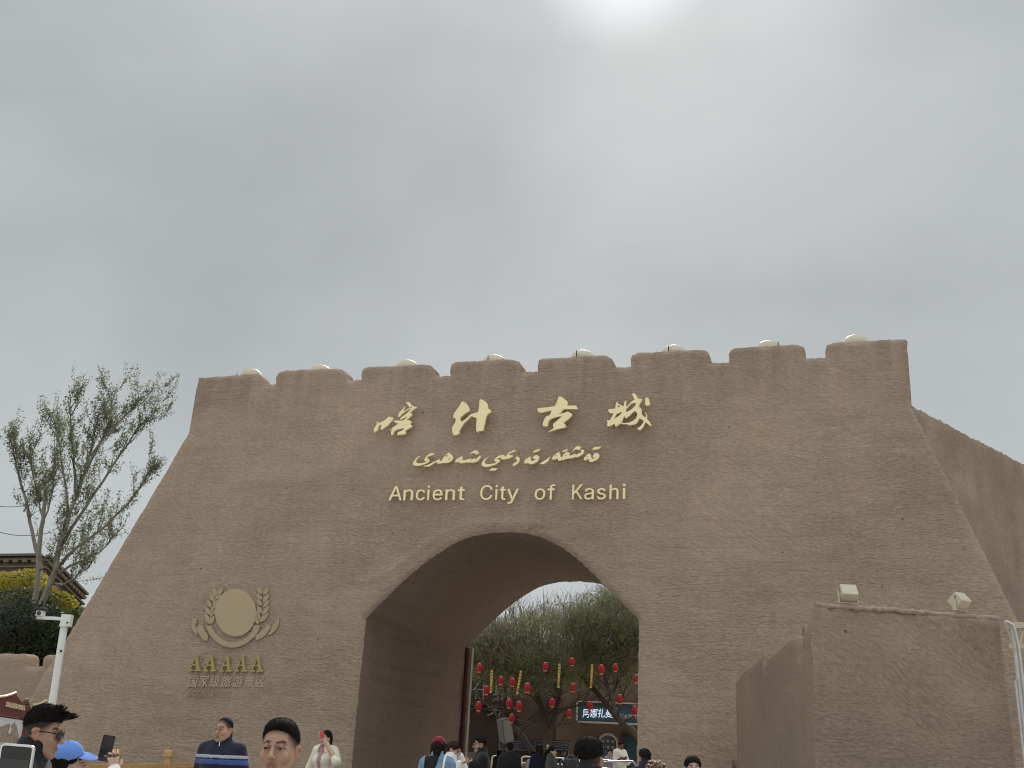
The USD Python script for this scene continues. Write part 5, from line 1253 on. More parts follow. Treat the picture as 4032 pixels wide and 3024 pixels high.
class Field:
    """signed distances on an uneven grid; shapes are blended in, then the zero surface is taken out"""

    def __init__(s, xs, ys, zs):
        s.ax = (xs, ys, zs); s.v = np.full((len(xs), len(ys), len(zs)), .2, np.float32)

    def sub(s, lo, hi):
        sl = tuple(slice(max(0, int(np.searchsorted(a, l)) - 1), int(np.searchsorted(a, h)) + 1) for a, l, h in zip(s.ax, lo, hi))
        return sl, s.ax[0][sl[0]][:, None, None], s.ax[1][sl[1]][None, :, None], s.ax[2][sl[2]][None, None, :]

    def blend(s, sl, d, k, cut=False):
        v = s.v[sl]
        if v.size == 0:
            return
        if cut:
            d = -d
            h = np.clip(.5 - .5 * (v - d) / k, 0, 1); s.v[sl] = v + (d - v) * h + k * h * (1 - h)
        else:
            h = np.clip(.5 + .5 * (v - d) / k, 0, 1); s.v[sl] = v + (d - v) * h - k * h * (1 - h)

    def cap(s, a, b, ra, rb, k=.02, cut=False):
        a, b = np.asarray(a, np.float32), np.asarray(b, np.float32); m = max(ra, rb) + .06
        sl, X, Y, Z = s.sub(np.minimum(a, b) - m, np.maximum(a, b) + m)
        d = b - a; L = float(d @ d) + 1e-9
        t = np.clip(((X - a[0]) * d[0] + (Y - a[1]) * d[1] + (Z - a[2]) * d[2]) / L, 0, 1)
        q = np.sqrt((X - a[0] - t * d[0]) ** 2 + (Y - a[1] - t * d[1]) ** 2 + (Z - a[2] - t * d[2]) ** 2) - (ra + (rb - ra) * t)
        s.blend(sl, q, k, cut)

    def ell(s, c, r, k=.02, R=None, cut=False):
        c, r = np.asarray(c, np.float32), np.asarray(r, np.float32); m = float(r.max()) + .05
        sl, X, Y, Z = s.sub(c - m, c + m); x, y, z = X - c[0], Y - c[1], Z - c[2]
        if R is not None:
            x, y, z = (x * R[0, i] + y * R[1, i] + z * R[2, i] for i in range(3))
        k0 = np.sqrt((x / r[0]) ** 2 + (y / r[1]) ** 2 + (z / r[2]) ** 2); k1 = np.sqrt((x / r[0] ** 2) ** 2 + (y / r[1] ** 2) ** 2 + (z / r[2] ** 2) ** 2)
        s.blend(sl, k0 * (k0 - 1) / np.maximum(k1, 1e-6), k, cut)

    def clip(s, fn):
        X, Y, Z = s.ax[0][:, None, None], s.ax[1][None, :, None], s.ax[2][None, None, :]
        s.v = np.maximum(s.v, fn(X, Y, Z)).astype(np.float32)

    def noise(s, amp, scale, seed=0):
        i = np.argwhere(np.abs(s.v) < .05)
        if len(i):
            p = np.stack([a[i[:, j]] for j, a in enumerate(s.ax)], 1)
            s.v[tuple(i.T)] += amp * 2 * (fbm(p * scale, 3, seed) - .5)

    def mesh(s):
        v = s.v; n = np.array(v.shape) - 1; neg = v < 0
        c = [neg[i:i + n[0], j:j + n[1], k:k + n[2]] for i in (0, 1) for j in (0, 1) for k in (0, 1)]
        cnt = sum(q.astype(np.int8) for q in c); act = np.argwhere((cnt > 0) & (cnt < 8))
        if not len(act):
            return np.zeros((0, 3)), np.zeros((0, 3), int)
        cor = np.array([(i, j, k) for i in (0, 1) for j in (0, 1) for k in (0, 1)])
        val = np.stack([v[tuple((act + o).T)] for o in cor], 1)
        pos = np.stack([np.stack([s.ax[a][act[:, a] + o[a]] for a in range(3)], 1) for o in cor], 1)
        tot, num = np.zeros((len(act), 3)), np.zeros(len(act))
        for a in range(8):
            for b in range(a + 1, 8):
                if np.abs(cor[a] - cor[b]).sum() == 1:
                    x = (val[:, a] < 0) != (val[:, b] < 0)
                    t = val[x, a] / (val[x, a] - val[x, b])
                    tot[x] += pos[x, a] + (pos[x, b] - pos[x, a]) * t[:, None]; num[x] += 1
        pts = tot / num[:, None]
        idx = np.full(tuple(n), -1, np.int32); idx[tuple(act.T)] = np.arange(len(act)); faces = []
        for a in range(3):
            b, c2 = (a + 1) % 3, (a + 2) % 3
            lo = [slice(None)] * 3; hi = [slice(None)] * 3; lo[a] = slice(0, -1); hi[a] = slice(1, None)
            e0, e1 = neg[tuple(lo)], neg[tuple(hi)]; e = np.argwhere(e0 != e1)
            e = e[(e[:, b] > 0) & (e[:, c2] > 0) & (e[:, b] < v.shape[b] - 1) & (e[:, c2] < v.shape[c2] - 1)]
            db, dc = np.eye(3, dtype=int)[b], np.eye(3, dtype=int)[c2]
            q = np.stack([idx[tuple((e - db - dc).T)], idx[tuple((e - dc).T)], idx[tuple(e.T)], idx[tuple((e - db).T)]], 1)
            fl = ~e0[tuple(e.T)]; q[fl] = q[fl][:, ::-1]
            faces.append(q)
        f = np.vstack(faces)
        return pts, np.vstack([f[:, [0, 1, 2]], f[:, [0, 2, 3]]])


def rot(yaw=0, pitch=0, roll=0):
    """head turned to its left by yaw, lifted by pitch, tilted to its right by roll"""
    c, s = math.cos, math.sin
    A = np.array([[c(yaw), -s(yaw), 0], [s(yaw), c(yaw), 0], [0, 0, 1]])
    B = np.array([[1, 0, 0], [0, c(pitch), -s(pitch)], [0, s(pitch), c(pitch)]])
    C = np.array([[c(roll), 0, s(roll)], [0, 1, 0], [-s(roll), 0, c(roll)]])
    return A @ B @ C


# materials for people
M['skin'] = usdkit.material(stage, '/World/Looks/skin', {'a': ('attribute', {'attribute': 'tint'}), 'p': ('principled_bsdf', {'roughness': .62, 'specular_ior_level': .22, 'subsurface_weight': .10, 'subsurface_scale': .006, 'subsurface_radius': (1, .35, .2)})}, [('a.color', 'p.base_color')], surface='p.BSDF')
def cloth(name, c, var=.10, rough=.9, scale=60, sheen=.15):
    mat(name, c, rough, var=var, vscale=7, bump=.25, bscale=scale, sheen=sheen, spec=.15)
mat('black_hair', (0.014, 0.012, 0.011), .7, var=.4, vscale=60, bump=.6, bscale=170, spec=.06)
mat('brown_hair', (0.028, 0.017, 0.013), .6, var=.4, vscale=60, bump=.6, bscale=170, spec=.08)
mat('curly_brown_hair', (0.16, 0.085, 0.04), .35, var=.6, vscale=40, bump=.8, bscale=60, spec=.5)
cloth('black_cloth', (0.014, 0.014, 0.016)); cloth('navy_cloth', (0.016, 0.019, 0.033)); cloth('white_cloth', (0.78, 0.77, 0.74), .04); cloth('cream_denim', (0.70, 0.65, 0.53), .12)
cloth('grey_stripe', (0.36, 0.37, 0.44)); cloth('blue_stripe', (0.06, 0.09, 0.25)); cloth('denim', (0.17, 0.27, 0.38), .3); cloth('blue_cap', (0.13, 0.25, 0.62), .08); cloth('red_cap', (0.20, 0.012, 0.028), .15)
cloth('olive_cloth', (0.06, 0.062, 0.05)); cloth('dark_trousers', (0.03, 0.03, 0.035)); cloth('pink_cloth', (0.42, 0.22, 0.24)); cloth('pale_grey_cloth', (0.40, 0.40, 0.42)); cloth('lilac_cloth', (0.26, 0.25, 0.36)); cloth('beige_cloth', (0.45, 0.36, 0.28))
mat('shoe_black', (0.02, 0.02, 0.02), .5)
mat('black_glass', (0.012, 0.012, 0.014), .12, spec=.6); mat('screen_grey', (0.045, 0.043, 0.045), .2, spec=.5); mat('silver_frame', (0.75, 0.75, 0.73), .25, metal=.6)
mat('nail_dark', (0.03, 0.015, 0.035), .2); mat('red_case', (0.62, 0.08, 0.06), .4); mat('white_strap', (0.72, 0.71, 0.68), .7); mat('camera_black', (0.015, 0.015, 0.016), .45)

SKIN = {'tan': (0.37, 0.225, 0.155), 'fair': (0.47, 0.31, 0.235), 'deep': (0.22, 0.125, 0.088)}
HAIR = np.array((0.012, 0.011, 0.011))


class Head:
    def __init__(s, c, R, k):
        s.c, s.R, s.k = np.asarray(c, float), R, k

    def __call__(s, *p):
        return s.c + s.k * (s.R @ np.asarray(p, float))

    def local(s, v):
        return (np.asarray(v) - s.c) @ s.R / s.k


def add_head(F, h, female=False, mouth=0.0, jaw=1.0):
    k = h.k; e = lambda c, r, kk=.018, cut=False: F.ell(h(*c), np.array(r) * k, kk * k, h.R, cut); c_ = lambda a, b, ra, rb, kk=.010, cut=False: F.cap(h(*a), h(*b), ra * k, rb * k, kk * k, cut)
    e((0, -.014, .040), (.0765, .085, .082)); e((0, .020, -.027), (.061 * jaw, .066, .090), .02)
    e((0, .030, -.076), (.047 * jaw, .050, .042), .025); c_((-.012, .068, -.106), (.012, .068, -.106), .017, .017, .02)
    for s in (-1, 1):
        e((s * .041, .055, -.028), (.023, .024, .024), .02); e((s * .046, -.014, -.016), (.029, .045, .050), .02)
        c_((s * .052 * jaw, .0, -.055), (s * .034 * jaw, .055, -.092), .018, .016, .02)                       # jaw line
        e((s * .033, .098, .001), (.017, .014, .0105), .012, True)                                            # eye hollow
        e((s * .032, .0785, .000), (.0135, .0125, .0085), .005)                                               # eye and lids
        c_((s * .013, .091, .019), (s * .046, .070, .020), .0085, .0055, .012)                                 # brow
        e((s * .0128, .0955, -.0365), (.0076, .0100, .0070), .006)                                            # nostril wing
        e((s * .0075, .1045, -.0445), (.0042, .0055, .0040), .002, True)                                      # nostril
        c_((s * .078, -.012, .012), (s * .084, -.024, .004), .010, .010, .006); c_((s * .084, -.024, .004), (s * .081, -.016, -.022), .009, .008, .006); c_((s * .081, -.016, -.022), (s * .074, -.006, -.038), .008, .007, .006)
        e((s * .0765, -.012, -.008), (.006, .020, .032), .006); e((s * .087, -.009, -.008), (.005, .010, .016), .003, True)
    c_((0, .084, .012), (0, .105, -.030), .0068, .0098, .010); e((0, .106, -.034), (.0100, .0098, .0090), .008)
    c_((-.017, .086, -.0635), (.017, .086, -.0635), .0055, .0055, .006); c_((-.013, .0865, -.0735), (.013, .0865, -.0735), .0068, .0068, .006)
    c_((-.020, .098, -.0685), (.020, .098, -.0685), .0022, .0022, .003, True)
    c_((0, .098, -.050), (0, .096, -.056), .0025, .0025, .006, True)


def tint(h, v, skin, style, female, brow=1.0):
    q = h.local(v); x, y, z = np.abs(q[:, 0]), q[:, 1], q[:, 2]; base = np.tile(np.array(skin), (len(v), 1))
    r = np.random.default_rng(1)
    base *= (1 + .22 * (fbm(q * 22, 3, 5) - .5) + .22 * (fbm(q * 90, 3, 6) - .5))[:, None]
    def mix(w, col):
        w = np.clip(w, 0, 1)[:, None]; base[:] = base * (1 - w) + np.array(col) * w
    ss = lambda a, b, t: np.clip((t - a) / (b - a), 0, 1)
    cheek = np.exp(-((x - .042) / .022) ** 2 - ((z + .035) / .022) ** 2) * (y > .03); mix(.20 * cheek, np.array(skin) * (1.05, .72, .68))
    mix(.25 * np.exp(-((x) / .014) ** 2 - ((z + .035) / .012) ** 2) * (y > .09), np.array(skin) * (1.0, .75, .7))
    ear = (x > .076) & (y < .01) & (z > -.05) & (z < .03); mix(.35 * ear, np.array(skin) * (1.0, .62, .55))
    lip = ss(.026, .018, x) * ss(.0105, .0060, np.abs(z + .0690)) * (y > .07); mix(.75 * lip, np.array(skin) * ((.62, .36, .38) if not female else (.80, .34, .36)))
    mix(.8 * ss(.022, .017, x) * ss(.0022, .0010, np.abs(z + .0685)) * (y > .07), np.array(skin) * .25)
    if not female:
        mix(.30 * ss(-.045, -.06, z) * (y > .01) * ss(.02, .05, y), np.array(skin) * (.55, .55, .6))
    zb = .0235 + .006 * np.clip((x - .012) / .028, 0, 1) - .010 * np.clip((x - .036) / .018, 0, 1)
    mix(brow * .92 * ss(.0082, .0048, np.abs(z - zb)) * ss(.009, .014, x) * ss(.052, .044, x) * (y > .05), HAIR * 2)
    u = (x - .0325) / .0150; lid = .0042 * np.sqrt(np.clip(1 - u * u, 0, 1)); inside = (np.abs(u) < 1) & (y > .06)
    mix(.85 * inside * (np.abs(z) < lid), (.17, .145, .135)); mix(inside * (np.hypot(x - .0325, z - .0005) < .0060) * (np.abs(z) < lid + .001), (.015, .010, .008))
    mix(.85 * (np.abs(u) < 1.08) * (y > .05) * ss(.0022, .0009, np.abs(z - lid - .0008)), (.02, .013, .012))
    if style in ('fade', 'short', 'quiff', 'thin', 'cropback'):
        hl = np.interp(y, [-.13, -.09, -.04, .0, .035, .06, .075, .12], [-.10, -.085, -.035, -.010, .022, .054, .064, .07])
        w = ss(-.004, .036, z - hl) * (y < .105)
        w = np.where(x > .05, ss(-.020, .026, z - hl), w) * .94 * (1 - ear * (z < .02))
        mix(w, HAIR * 1.3)
    return np.clip(base, 0, 1)


def hair_field(F, h, style, k):
    e = lambda c, r, kk=.012: F.ell(h(*c), np.array(r) * k, kk * k, h.R); c_ = lambda a, b, ra, rb, kk=.012: F.cap(h(*a), h(*b), ra * k, rb * k, kk * k)
    if style in ('fade', 'short', 'quiff', 'cropback'):
        t = {'fade': .0, 'short': .004, 'quiff': .002, 'cropback': .004}[style]
        e((0, -.014, .046), (.0785 + t, .088 + t, .084 + t)); e((0, .012, .082), (.064, .070, .046 + t), .02)
    elif style == 'thin':
        e((0, -.018, .045), (.077, .087, .082))
    else:
        e((0, -.017, .045), (.083, .094, .086))
    if style in ('long', 'longback', 'ponytail', 'updo'):
        e((0, -.038, .0), (.083, .078, .09), .02)
    if style in ('long', 'longback'):
        for s in (-1, 1):
            c_((s * .066, -.035, .02), (s * .070, -.055, -.17), .030, .036, .02); c_((s * .070, -.055, -.17), (s * .055, -.04 if style == 'longback' else .0, -.33), .036, .022, .02)
        c_((0, -.09, .0), (0, -.105, -.34), .055, .035, .03)
    if style == 'ponytail':
        c_((0, -.11, .03), (0, -.16, -.05), .026, .032, .015); c_((0, -.16, -.05), (0, -.15, -.25), .032, .014, .015)
    if style == 'updo':
        e((0, -.115, .03), (.042, .040, .042), .012)
    if style == 'quiff':
        r = np.random.default_rng(4)
        for i in range(120):
            x = r.uniform(-.055, .055); y = r.uniform(-.085, .075); z = .120 - .5 * max(0, abs(y + .0) - .03) * 1.2 - .3 * abs(x)
            L = .020 + .030 * max(0, (y + .05) / .12) + r.uniform(0, .014)
            dy = .3 + .9 * max(0, y / .07); c_((x, y, z - .025), (x + r.normal(0, .006), y + dy * L, z + L * (.55 if y < .045 else .32)), .0085, .0018, .006)
    if style == 'curly':
        r = np.random.default_rng(8)
        for i in range(130):
            d = r.normal(size=3); d[2] = abs(d[2]) * .9 - .1; d /= np.linalg.norm(d); p = np.array((0, -.015, .05)) + d * (.092, .102, .098) * r.uniform(.92, 1.14)
            e(tuple(p), (r.uniform(.011, .019),) * 3, .004)
    # hairline
    X, Y, Z = F.ax[0][:, None, None], F.ax[1][None, :, None], F.ax[2][None, None, :]
    R, c = h.R, h.c
    lx = ((X - c[0]) * R[0, 0] + (Y - c[1]) * R[1, 0] + (Z - c[2]) * R[2, 0]) / k; ly = ((X - c[0]) * R[0, 1] + (Y - c[1]) * R[1, 1] + (Z - c[2]) * R[2, 1]) / k; lz = ((X - c[0]) * R[0, 2] + (Y - c[1]) * R[1, 2] + (Z - c[2]) * R[2, 2]) / k
    ys, zs = {'fade': ([-.13, -.09, -.04, .0, .035, .055, .070, .14], [-.02, -.015, .000, .008, .038, .070, .083, .088]),
              'short': ([-.13, -.09, -.04, .0, .04, .06, .072, .14], [-.03, -.028, .0, .014, .040, .060, .068, .074]),
              'quiff': ([-.13, -.09, -.04, .0, .04, .06, .08, .16], [.0, .0, .018, .034, .046, .054, .062, .074]),
              'cropback': ([-.13, -.09, -.04, .0, .04, .06, .072, .14], [-.02, -.018, .008, .02, .045, .060, .068, .074]),
              'thin': ([-.13, -.09, -.04, .0, .03, .045, .06, .14], [-.03, -.03, -.005, .015, .045, .072, .090, .12]),
              'curly': ([-.13, -.09, -.04, .0, .04, .06, .075, .14], [-.06, -.06, -.03, -.01, .02, .055, .066, .075])}.get(style, ([-.16, -.02, .015, .03, .05, .07, .080, .14], [-.9, -.9, -.9, -.02, .035, .058, .070, .085]))
    if style in ('quiff', 'curly') or True:
        lim = np.interp(np.broadcast_to(ly, np.broadcast_shapes(lx.shape, ly.shape, lz.shape)).ravel(), ys, zs).reshape(F.v.shape)
        if style == 'centre':
            lim = lim - .028 * np.clip((np.abs(lx) - .005) / .055, 0, 1)
        F.v = F.v + .012 * k * np.clip(1 - (lz - lim) / .035, 0, 1) ** 2 * (1 if style in ('fade', 'short', 'quiff', 'cropback', 'thin') else 0)
        F.v = np.maximum(F.v, ((lim - lz) * k * .8)).astype(np.float32)
    F.noise({'curly': .004, 'quiff': .002}.get(style, .0016) * k, 90 / k, 3)


def strands(T, v, f, h, m, length, n, lying):
    """single hairs that break the outline of the hair"""
    r = np.random.default_rng(12); a, b, c = v[f[:, 0]], v[f[:, 1]], v[f[:, 2]]; nr = np.cross(b - a, c - a); ar = np.linalg.norm(nr, axis=1); nr = nr / (ar[:, None] + 1e-12)
    keep = (ar > 0) & (np.einsum('ij,ij->i', nr, (a - h.c)) > 0); pr = ar * keep; i = r.choice(len(f), n, p=pr / pr.sum())
    u, w = r.random(n), r.random(n); fl = u + w > 1; u[fl], w[fl] = 1 - u[fl], 1 - w[fl]
    p = a[i] + (b - a)[i] * u[:, None] + (c - a)[i] * w[:, None]
    comb = h.R @ (np.array([0, -.25, -1.0]) if lying else np.array([0, .25, -.1])); L = length * h.k * r.uniform(.5, 1.3, n)[:, None]
    d = nr[i] * (.25 if lying else .75) + comb * (.9 if lying else .5) + r.normal(0, .22, (n, 3)); d /= np.linalg.norm(d, axis=1)[:, None]
    P = np.stack([p - nr[i] * .003, p + d * L * .5, p + d * L + comb * L * .25], 1).reshape(-1, 3)
    q = UsdGeom.BasisCurves.Define(stage, _path(T, 'hair_strands')); q.CreateTypeAttr('linear'); q.CreatePointsAttr(Vt.Vec3fArray.FromNumpy(P.astype(np.float32))); q.CreateCurveVertexCountsAttr(Vt.IntArray.FromNumpy(np.full(n, 3, np.int32)))
    q.CreateWidthsAttr(Vt.FloatArray.FromNumpy(np.tile(np.array([.0012, .0009, .0003], np.float32), n))); q.SetWidthsInterpolation('vertex')
    UsdShade.MaterialBindingAPI.Apply(q.GetPrim()).Bind(M[m]); tag(q.GetPrim(), kind='stuff')


def hand_shapes(wrist, fwd, pal, k=1.0, curl=.4, spread=.12, right=True, thumb=.6):
    """capsules of a hand: fingers point along fwd, the palm faces pal"""
    f = np.array(fwd, float); f /= np.linalg.norm(f); n = np.array(pal, float); n -= f * (n @ f); n /= np.linalg.norm(n)
    s = np.cross(n, f) * (1 if right else -1)                    # towards the thumb
    w = np.asarray(wrist, float); out, tips = [], []
    kn = []
    for i, (off, L) in enumerate(((.030, .080), (.010, .085), (-.010, .080), (-.029, .070))):
        q = w + f * (.088 - .006 * abs(i - 1)) * k + s * off * k; kn.append(q)
        out.append((w + s * off * .55 * k + f * .012 * k, q, .0150 * k, .0105 * k))
        a = curl * (1 + .12 * i); d0 = f * math.cos(a * .6) + n * math.sin(a * .6) + s * (spread * (1.2 - i) * .5); d0 /= np.linalg.norm(d0)
        m = q + d0 * L * .50 * k; d1 = f * math.cos(a * 1.7) + n * math.sin(a * 1.7) + s * (spread * (1.2 - i) * .4); d1 /= np.linalg.norm(d1)
        t = m + d1 * L * .48 * k
        out.append((q, m, .0094 * k, .0084 * k)); out.append((m, t, .0084 * k, .0068 * k)); tips.append((t, d1))
    b = w + f * .022 * k + s * .026 * k; t1 = b + (f * .6 + s * .75 + n * .25 * thumb) * .042 * k; d2 = f * .85 + s * .15 + n * thumb; d2 /= np.linalg.norm(d2); t2 = t1 + d2 * .036 * k
    out += [(w + f * .012 * k, b, .016 * k, .014 * k), (b, t1, .0125 * k, .0100 * k), (t1, t2, .0100 * k, .0075 * k)]; tips.append((t2, d2))
    return out, tips, kn


def person(label, u, v, d, rz, skin='tan', style='short', female=False, hair='black_hair', head=(0, 0, 0), top='black_cloth', top_name='jacket', thick=.022, arms=None, lean=0.0, trousers='dark_trousers', gz=0.0, res=1, collar=0.045,
           girth=1.0, hems=(0.86, 0.0), jaw=1.0, lift=.018, sleeve=1.0, brow=1.0, lump=None, group=None, wide=1.0, bands=()):
    """a standing figure whose hair reaches up to pixel (u, v) of the photograph at distance d"""
    tip = px(u, v, d); H = tip[2] - gz - lift; k = H / 1.72
    fine = {0: .0034, 1: .006, 2: .011}[res]; coarse = {0: .022, 1: .026, 2: .034}[res]
    sw = (.165 if not female else .148) * wide; g_ = girth * (.92 if female else 1.0)
    ln = lambda z: np.array([0, lean * max(0, z - .95), 0])
    J = lambda x, y, z: (np.array([x, y, z]) + ln(z)) * k
    hc = J(0, .025, 1.597); h = Head(hc, rot(*head), k * (.955 if female else 1.0))
    pos = np.array([*tip[:2], gz]); c, s_ = math.cos(rz), math.sin(rz); hx = h.c[:2]
    pos[:2] -= (c * hx[0] - s_ * hx[1], s_ * hx[0] + c * hx[1])
    unrot = lambda w: np.array([c * w[0] + s_ * w[1], -s_ * w[0] + c * w[1], w[2]])
    arms = {nm: dict(a) for nm, a in (arms or {}).items()}
    for a in arms.values():
        if 'wristW' in a:
            a['wrist'] = unrot(np.array(a['wristW']) - pos) / k; a['wrist'] = a['wrist'] - ln(a['wrist'][2])
        for q in ('fwd', 'palm'):
            if q + 'W' in a:
                a[q] = unrot(np.array(a[q + 'W'], float))
    jt = {}
    for s, nm in ((1, 'R'), (-1, 'L')):
        a = arms.get(nm, {})
        jt[nm] = (J(s * sw, -.005, 1.405), (np.array(a['elbow']) + ln(a['elbow'][2])) * k if 'elbow' in a else J(s * (sw + .055), -.03, 1.13), (np.array(a['wrist']) + ln(a['wrist'][2])) * k if 'wrist' in a else J(s * (sw + .06), .05, .885), a)
    hands = []
    for s, nm in ((1, 'R'), (-1, 'L')):
        sh, el, wr, a = jt[nm]
        f = a.get('fwd', wr - el); hands.append(hand_shapes(wr, f, a.get('palm', (-s, .2, 0)), k * (.92 if female else 1), a.get('curl', .45), a.get('spread', .1), right=(nm == 'R'), thumb=a.get('thumb', .6)))
    fx = [(h.c[0] - .095 * k, h.c[0] + .095 * k, fine)]; fy = [(h.c[1] - .125 * k, h.c[1] + .13 * k, fine)]; fz = [(h.c[2] - .13 * k, h.c[2] + .14 * k, fine)]
    hf = {0: .0042, 1: .007, 2: .013}[res]
    for (sh_, tips, kn), (nm, a) in zip(hands, arms.items() if False else (('R', arms.get('R', {})), ('L', arms.get('L', {})))):
        if a:
            P_ = np.array([q for c in sh_ for q in c[:2]]); lo, hi = P_.min(0) - .02, P_.max(0) + .02
            for ax_, fl in enumerate((fx, fy, fz)):
                fl.append((lo[ax_], hi[ax_], hf))
    allj = np.array([q for nm in 'RL' for q in jt[nm][:3]] + [c[1] for hs in hands for c in hs[0]])
    lo = np.minimum(allj.min(0) - .1, [-.30 * k, -.24 * k, 0]); hi = np.maximum(allj.max(0) + .1, [.30 * k, .30 * k, H + .05]); lo[2] = -.03
    xs, ys, zs = axis(lo[0], hi[0], coarse, fx), axis(lo[1], hi[1], coarse, fy), axis(lo[2], hi[2], coarse, fz)

    def torso(F, t, k_=.035, neck=True):
        F.ell(J(0, 0, .97), np.array((.165 * g_ + t, .115 * g_ + t, .15 + t)) * k, k_); F.ell(J(0, .012, 1.12), np.array((.140 * g_ + t, .108 * g_ + t, .17 + t)) * k, .05)
        F.ell(J(0, 0, 1.29), np.array(((sw - .005) * (1 + (g_ - 1) * .6) + t, .115 * (1 + (g_ - 1) * .6) + t, .175 + t)) * k, .05)
        F.cap(J(-sw * .86, -.005, 1.405), J(sw * .86, -.005, 1.405), (.055 + t) * k, (.055 + t) * k, .04)
        for s in (-1, 1):
            F.cap(J(0, -.012, 1.485), J(s * sw * .75, -.012, 1.425), (.045 + t * .6) * k, (.045 + t * .6) * k, .03)
            if female:
                F.ell(J(s * .07, .085, 1.27), np.array((.062 + t, .055 + t, .062 + t)) * k, .04)

    def arm(F, nm, t, frac=1.0):
        sh, el, wr, a = jt[nm]
        F.cap(sh, el, (.052 + t) * k, (.043 + t) * k, .03)
        if frac > .5:
            e2 = el + (wr - el) * min(1.0, (frac - .5) * 2)
            F.cap(el, e2, (.043 + t) * k, (.030 + t * .9) * k, .02)

    B = Field(xs, ys, zs)
    torso(B, 0); B.cap(J(0, -.012, 1.45), hc + h.R @ np.array([0, -.028, -.05]) * k, .060 * k * (.88 if female else 1), .054 * k * (.85 if female else 1), .025)
    for s in (-1, 1):
        B.cap(J(s * .09, 0, .93), J(s * .10, .012, .50), .088 * k, .058 * k, .03); B.cap(J(s * .10, .012, .50), J(s * .105, -.01, .09), .056 * k, .038 * k, .02); B.cap(J(s * .105, -.03, .04), J(s * .115, .14, .035), .042 * k, .034 * k, .02)
    for nm in 'RL':
        arm(B, nm, 0)
    for hs, tips, kn in hands:
        for a, b, ra, rb in hs:
            B.cap(a, b, ra, rb, .006 * k)
    add_head(B, h, female, jaw=jaw)
    bv, bf = B.mesh()
    T = thing('person', label, 'person', pos, rz, group)
    part(T, 'body', (bv, bf), 'skin', color=tint(h, bv, SKIN[skin], style, female, brow))
    # hair
    if style != 'bald':
        pad = (.12, .19, .40) if style in ('long', 'longback', 'ponytail') else (.125, .17, .13)
        q = fine * 1.0
        F = Field(axis(hc[0] - pad[0] * k - .02, hc[0] + pad[0] * k + .02, q), axis(hc[1] - pad[1] * k - .02, hc[1] + pad[1] * k + .03, q), axis(hc[2] - pad[2] * k, hc[2] + .21 * k, q))
        hair_field(F, h, style, h.k)
        v_, f_ = F.mesh()
        if len(v_):
            part(T, 'hair', (v_, f_), hair, smooth=True)
            if res == 0 and style != 'curly':
                strands(T, v_, f_, h, hair, {'fade': .0035, 'cropback': .005, 'quiff': .010}.get(style, .014), 4200, style in ('long', 'longback', 'updo', 'centre'))
    # clothes
    cz = {0: .011, 1: .016, 2: .025}[res]
    C = Field(axis(lo[0], hi[0], cz), axis(lo[1], hi[1], cz), axis((hems[0] - .06) * k, (1.60 + .0) * k, cz))
    torso(C, thick)
    if sleeve > 0:
        for nm in 'RL':
            arm(C, nm, thick * .9, sleeve)
    if collar:
        n0, n1 = J(0, -.012, 1.44), J(0, .0, 1.49 + collar)
        C.cap(n0, n1, .094 * k, .088 * k, .02)
    C.noise(.010 * k, 7.0, 5); C.noise(.005 * k, 19.0, 6)
    C.cap(J(0, -.008, 1.47), J(0, .012, 1.62), .064 * k * (.92 if female else 1), .070 * k, .006, cut=True)
    if lump:
        lump(C, J, k)
    C.clip(lambda X, Y, Z: (hems[0] * k - Z) + 0 * X + 0 * Y)
    if hems[1]:                                                   # open V at the neck
        C.clip(lambda X, Y, Z: np.minimum(.0 * X + .25 * (Z * 0 + 1), -np.maximum(np.abs(X) - np.maximum((Z / k - hems[1]) * .35, 0) * k, np.maximum(-Y + .02, (hems[1]) * k - Z))))
    for nm_, m_, extra, fn in bands:
        D = Field(*C.ax); D.v = C.v - extra * k; D.clip(fn(k)); D.v = D.v.astype(np.float32); v_, f_ = D.mesh()
        if len(v_):
            part(T, nm_, (v_, f_), m_, smooth=True)
    v_, f_ = C.mesh(); part(T, top_name, (v_, f_), top, smooth=True)
    L_ = Field(axis(-.30 * k, .30 * k, cz * 1.3), axis(-.24 * k, .28 * k, cz * 1.3), axis(.05 * k, 1.04 * k, cz * 1.5))
    L_.ell(J(0, 0, .97), np.array((.172 * g_ + .008, .122 * g_ + .008, .15)) * k, .03)
    for s in (-1, 1):
        L_.cap(J(s * .09, 0, .93), J(s * .10, .012, .50), .100 * k, .076 * k, .03); L_.cap(J(s * .10, .012, .50), J(s * .105, -.01, .09), .076 * k, .066 * k, .02)
    L_.clip(lambda X, Y, Z: (Z - 1.0 * k) + 0 * X + 0 * Y); v_, f_ = L_.mesh(); part(T, 'trousers', (v_, f_), trousers, smooth=True)
    for s in (-1, 1):
        S = Field(axis((s * .11 - .09) * k, (s * .11 + .09) * k, .02), axis(-.13 * k, .24 * k, .02), axis(-.02, .14 * k, .02)); S.cap(J(s * .105, -.03, .045), J(s * .117, .15, .035), .052 * k, .042 * k, .02); S.clip(lambda X, Y, Z: -Z + .002 + 0 * X + 0 * Y)
        v_, f_ = S.mesh(); part(T, 'shoe', (v_, f_), 'shoe_black', smooth=True)
    W = lambda p: pos + np.array([c * p[0] - s_ * p[1], s_ * p[0] + c * p[1], p[2]])
    return dict(path=T, head=h, k=k, pos=pos, rz=rz, J=J, W=W, jt=jt, hands=dict(R=hands[0], L=hands[1]), fine=fine, torso=torso, arm=arm, lo=lo, hi=hi)


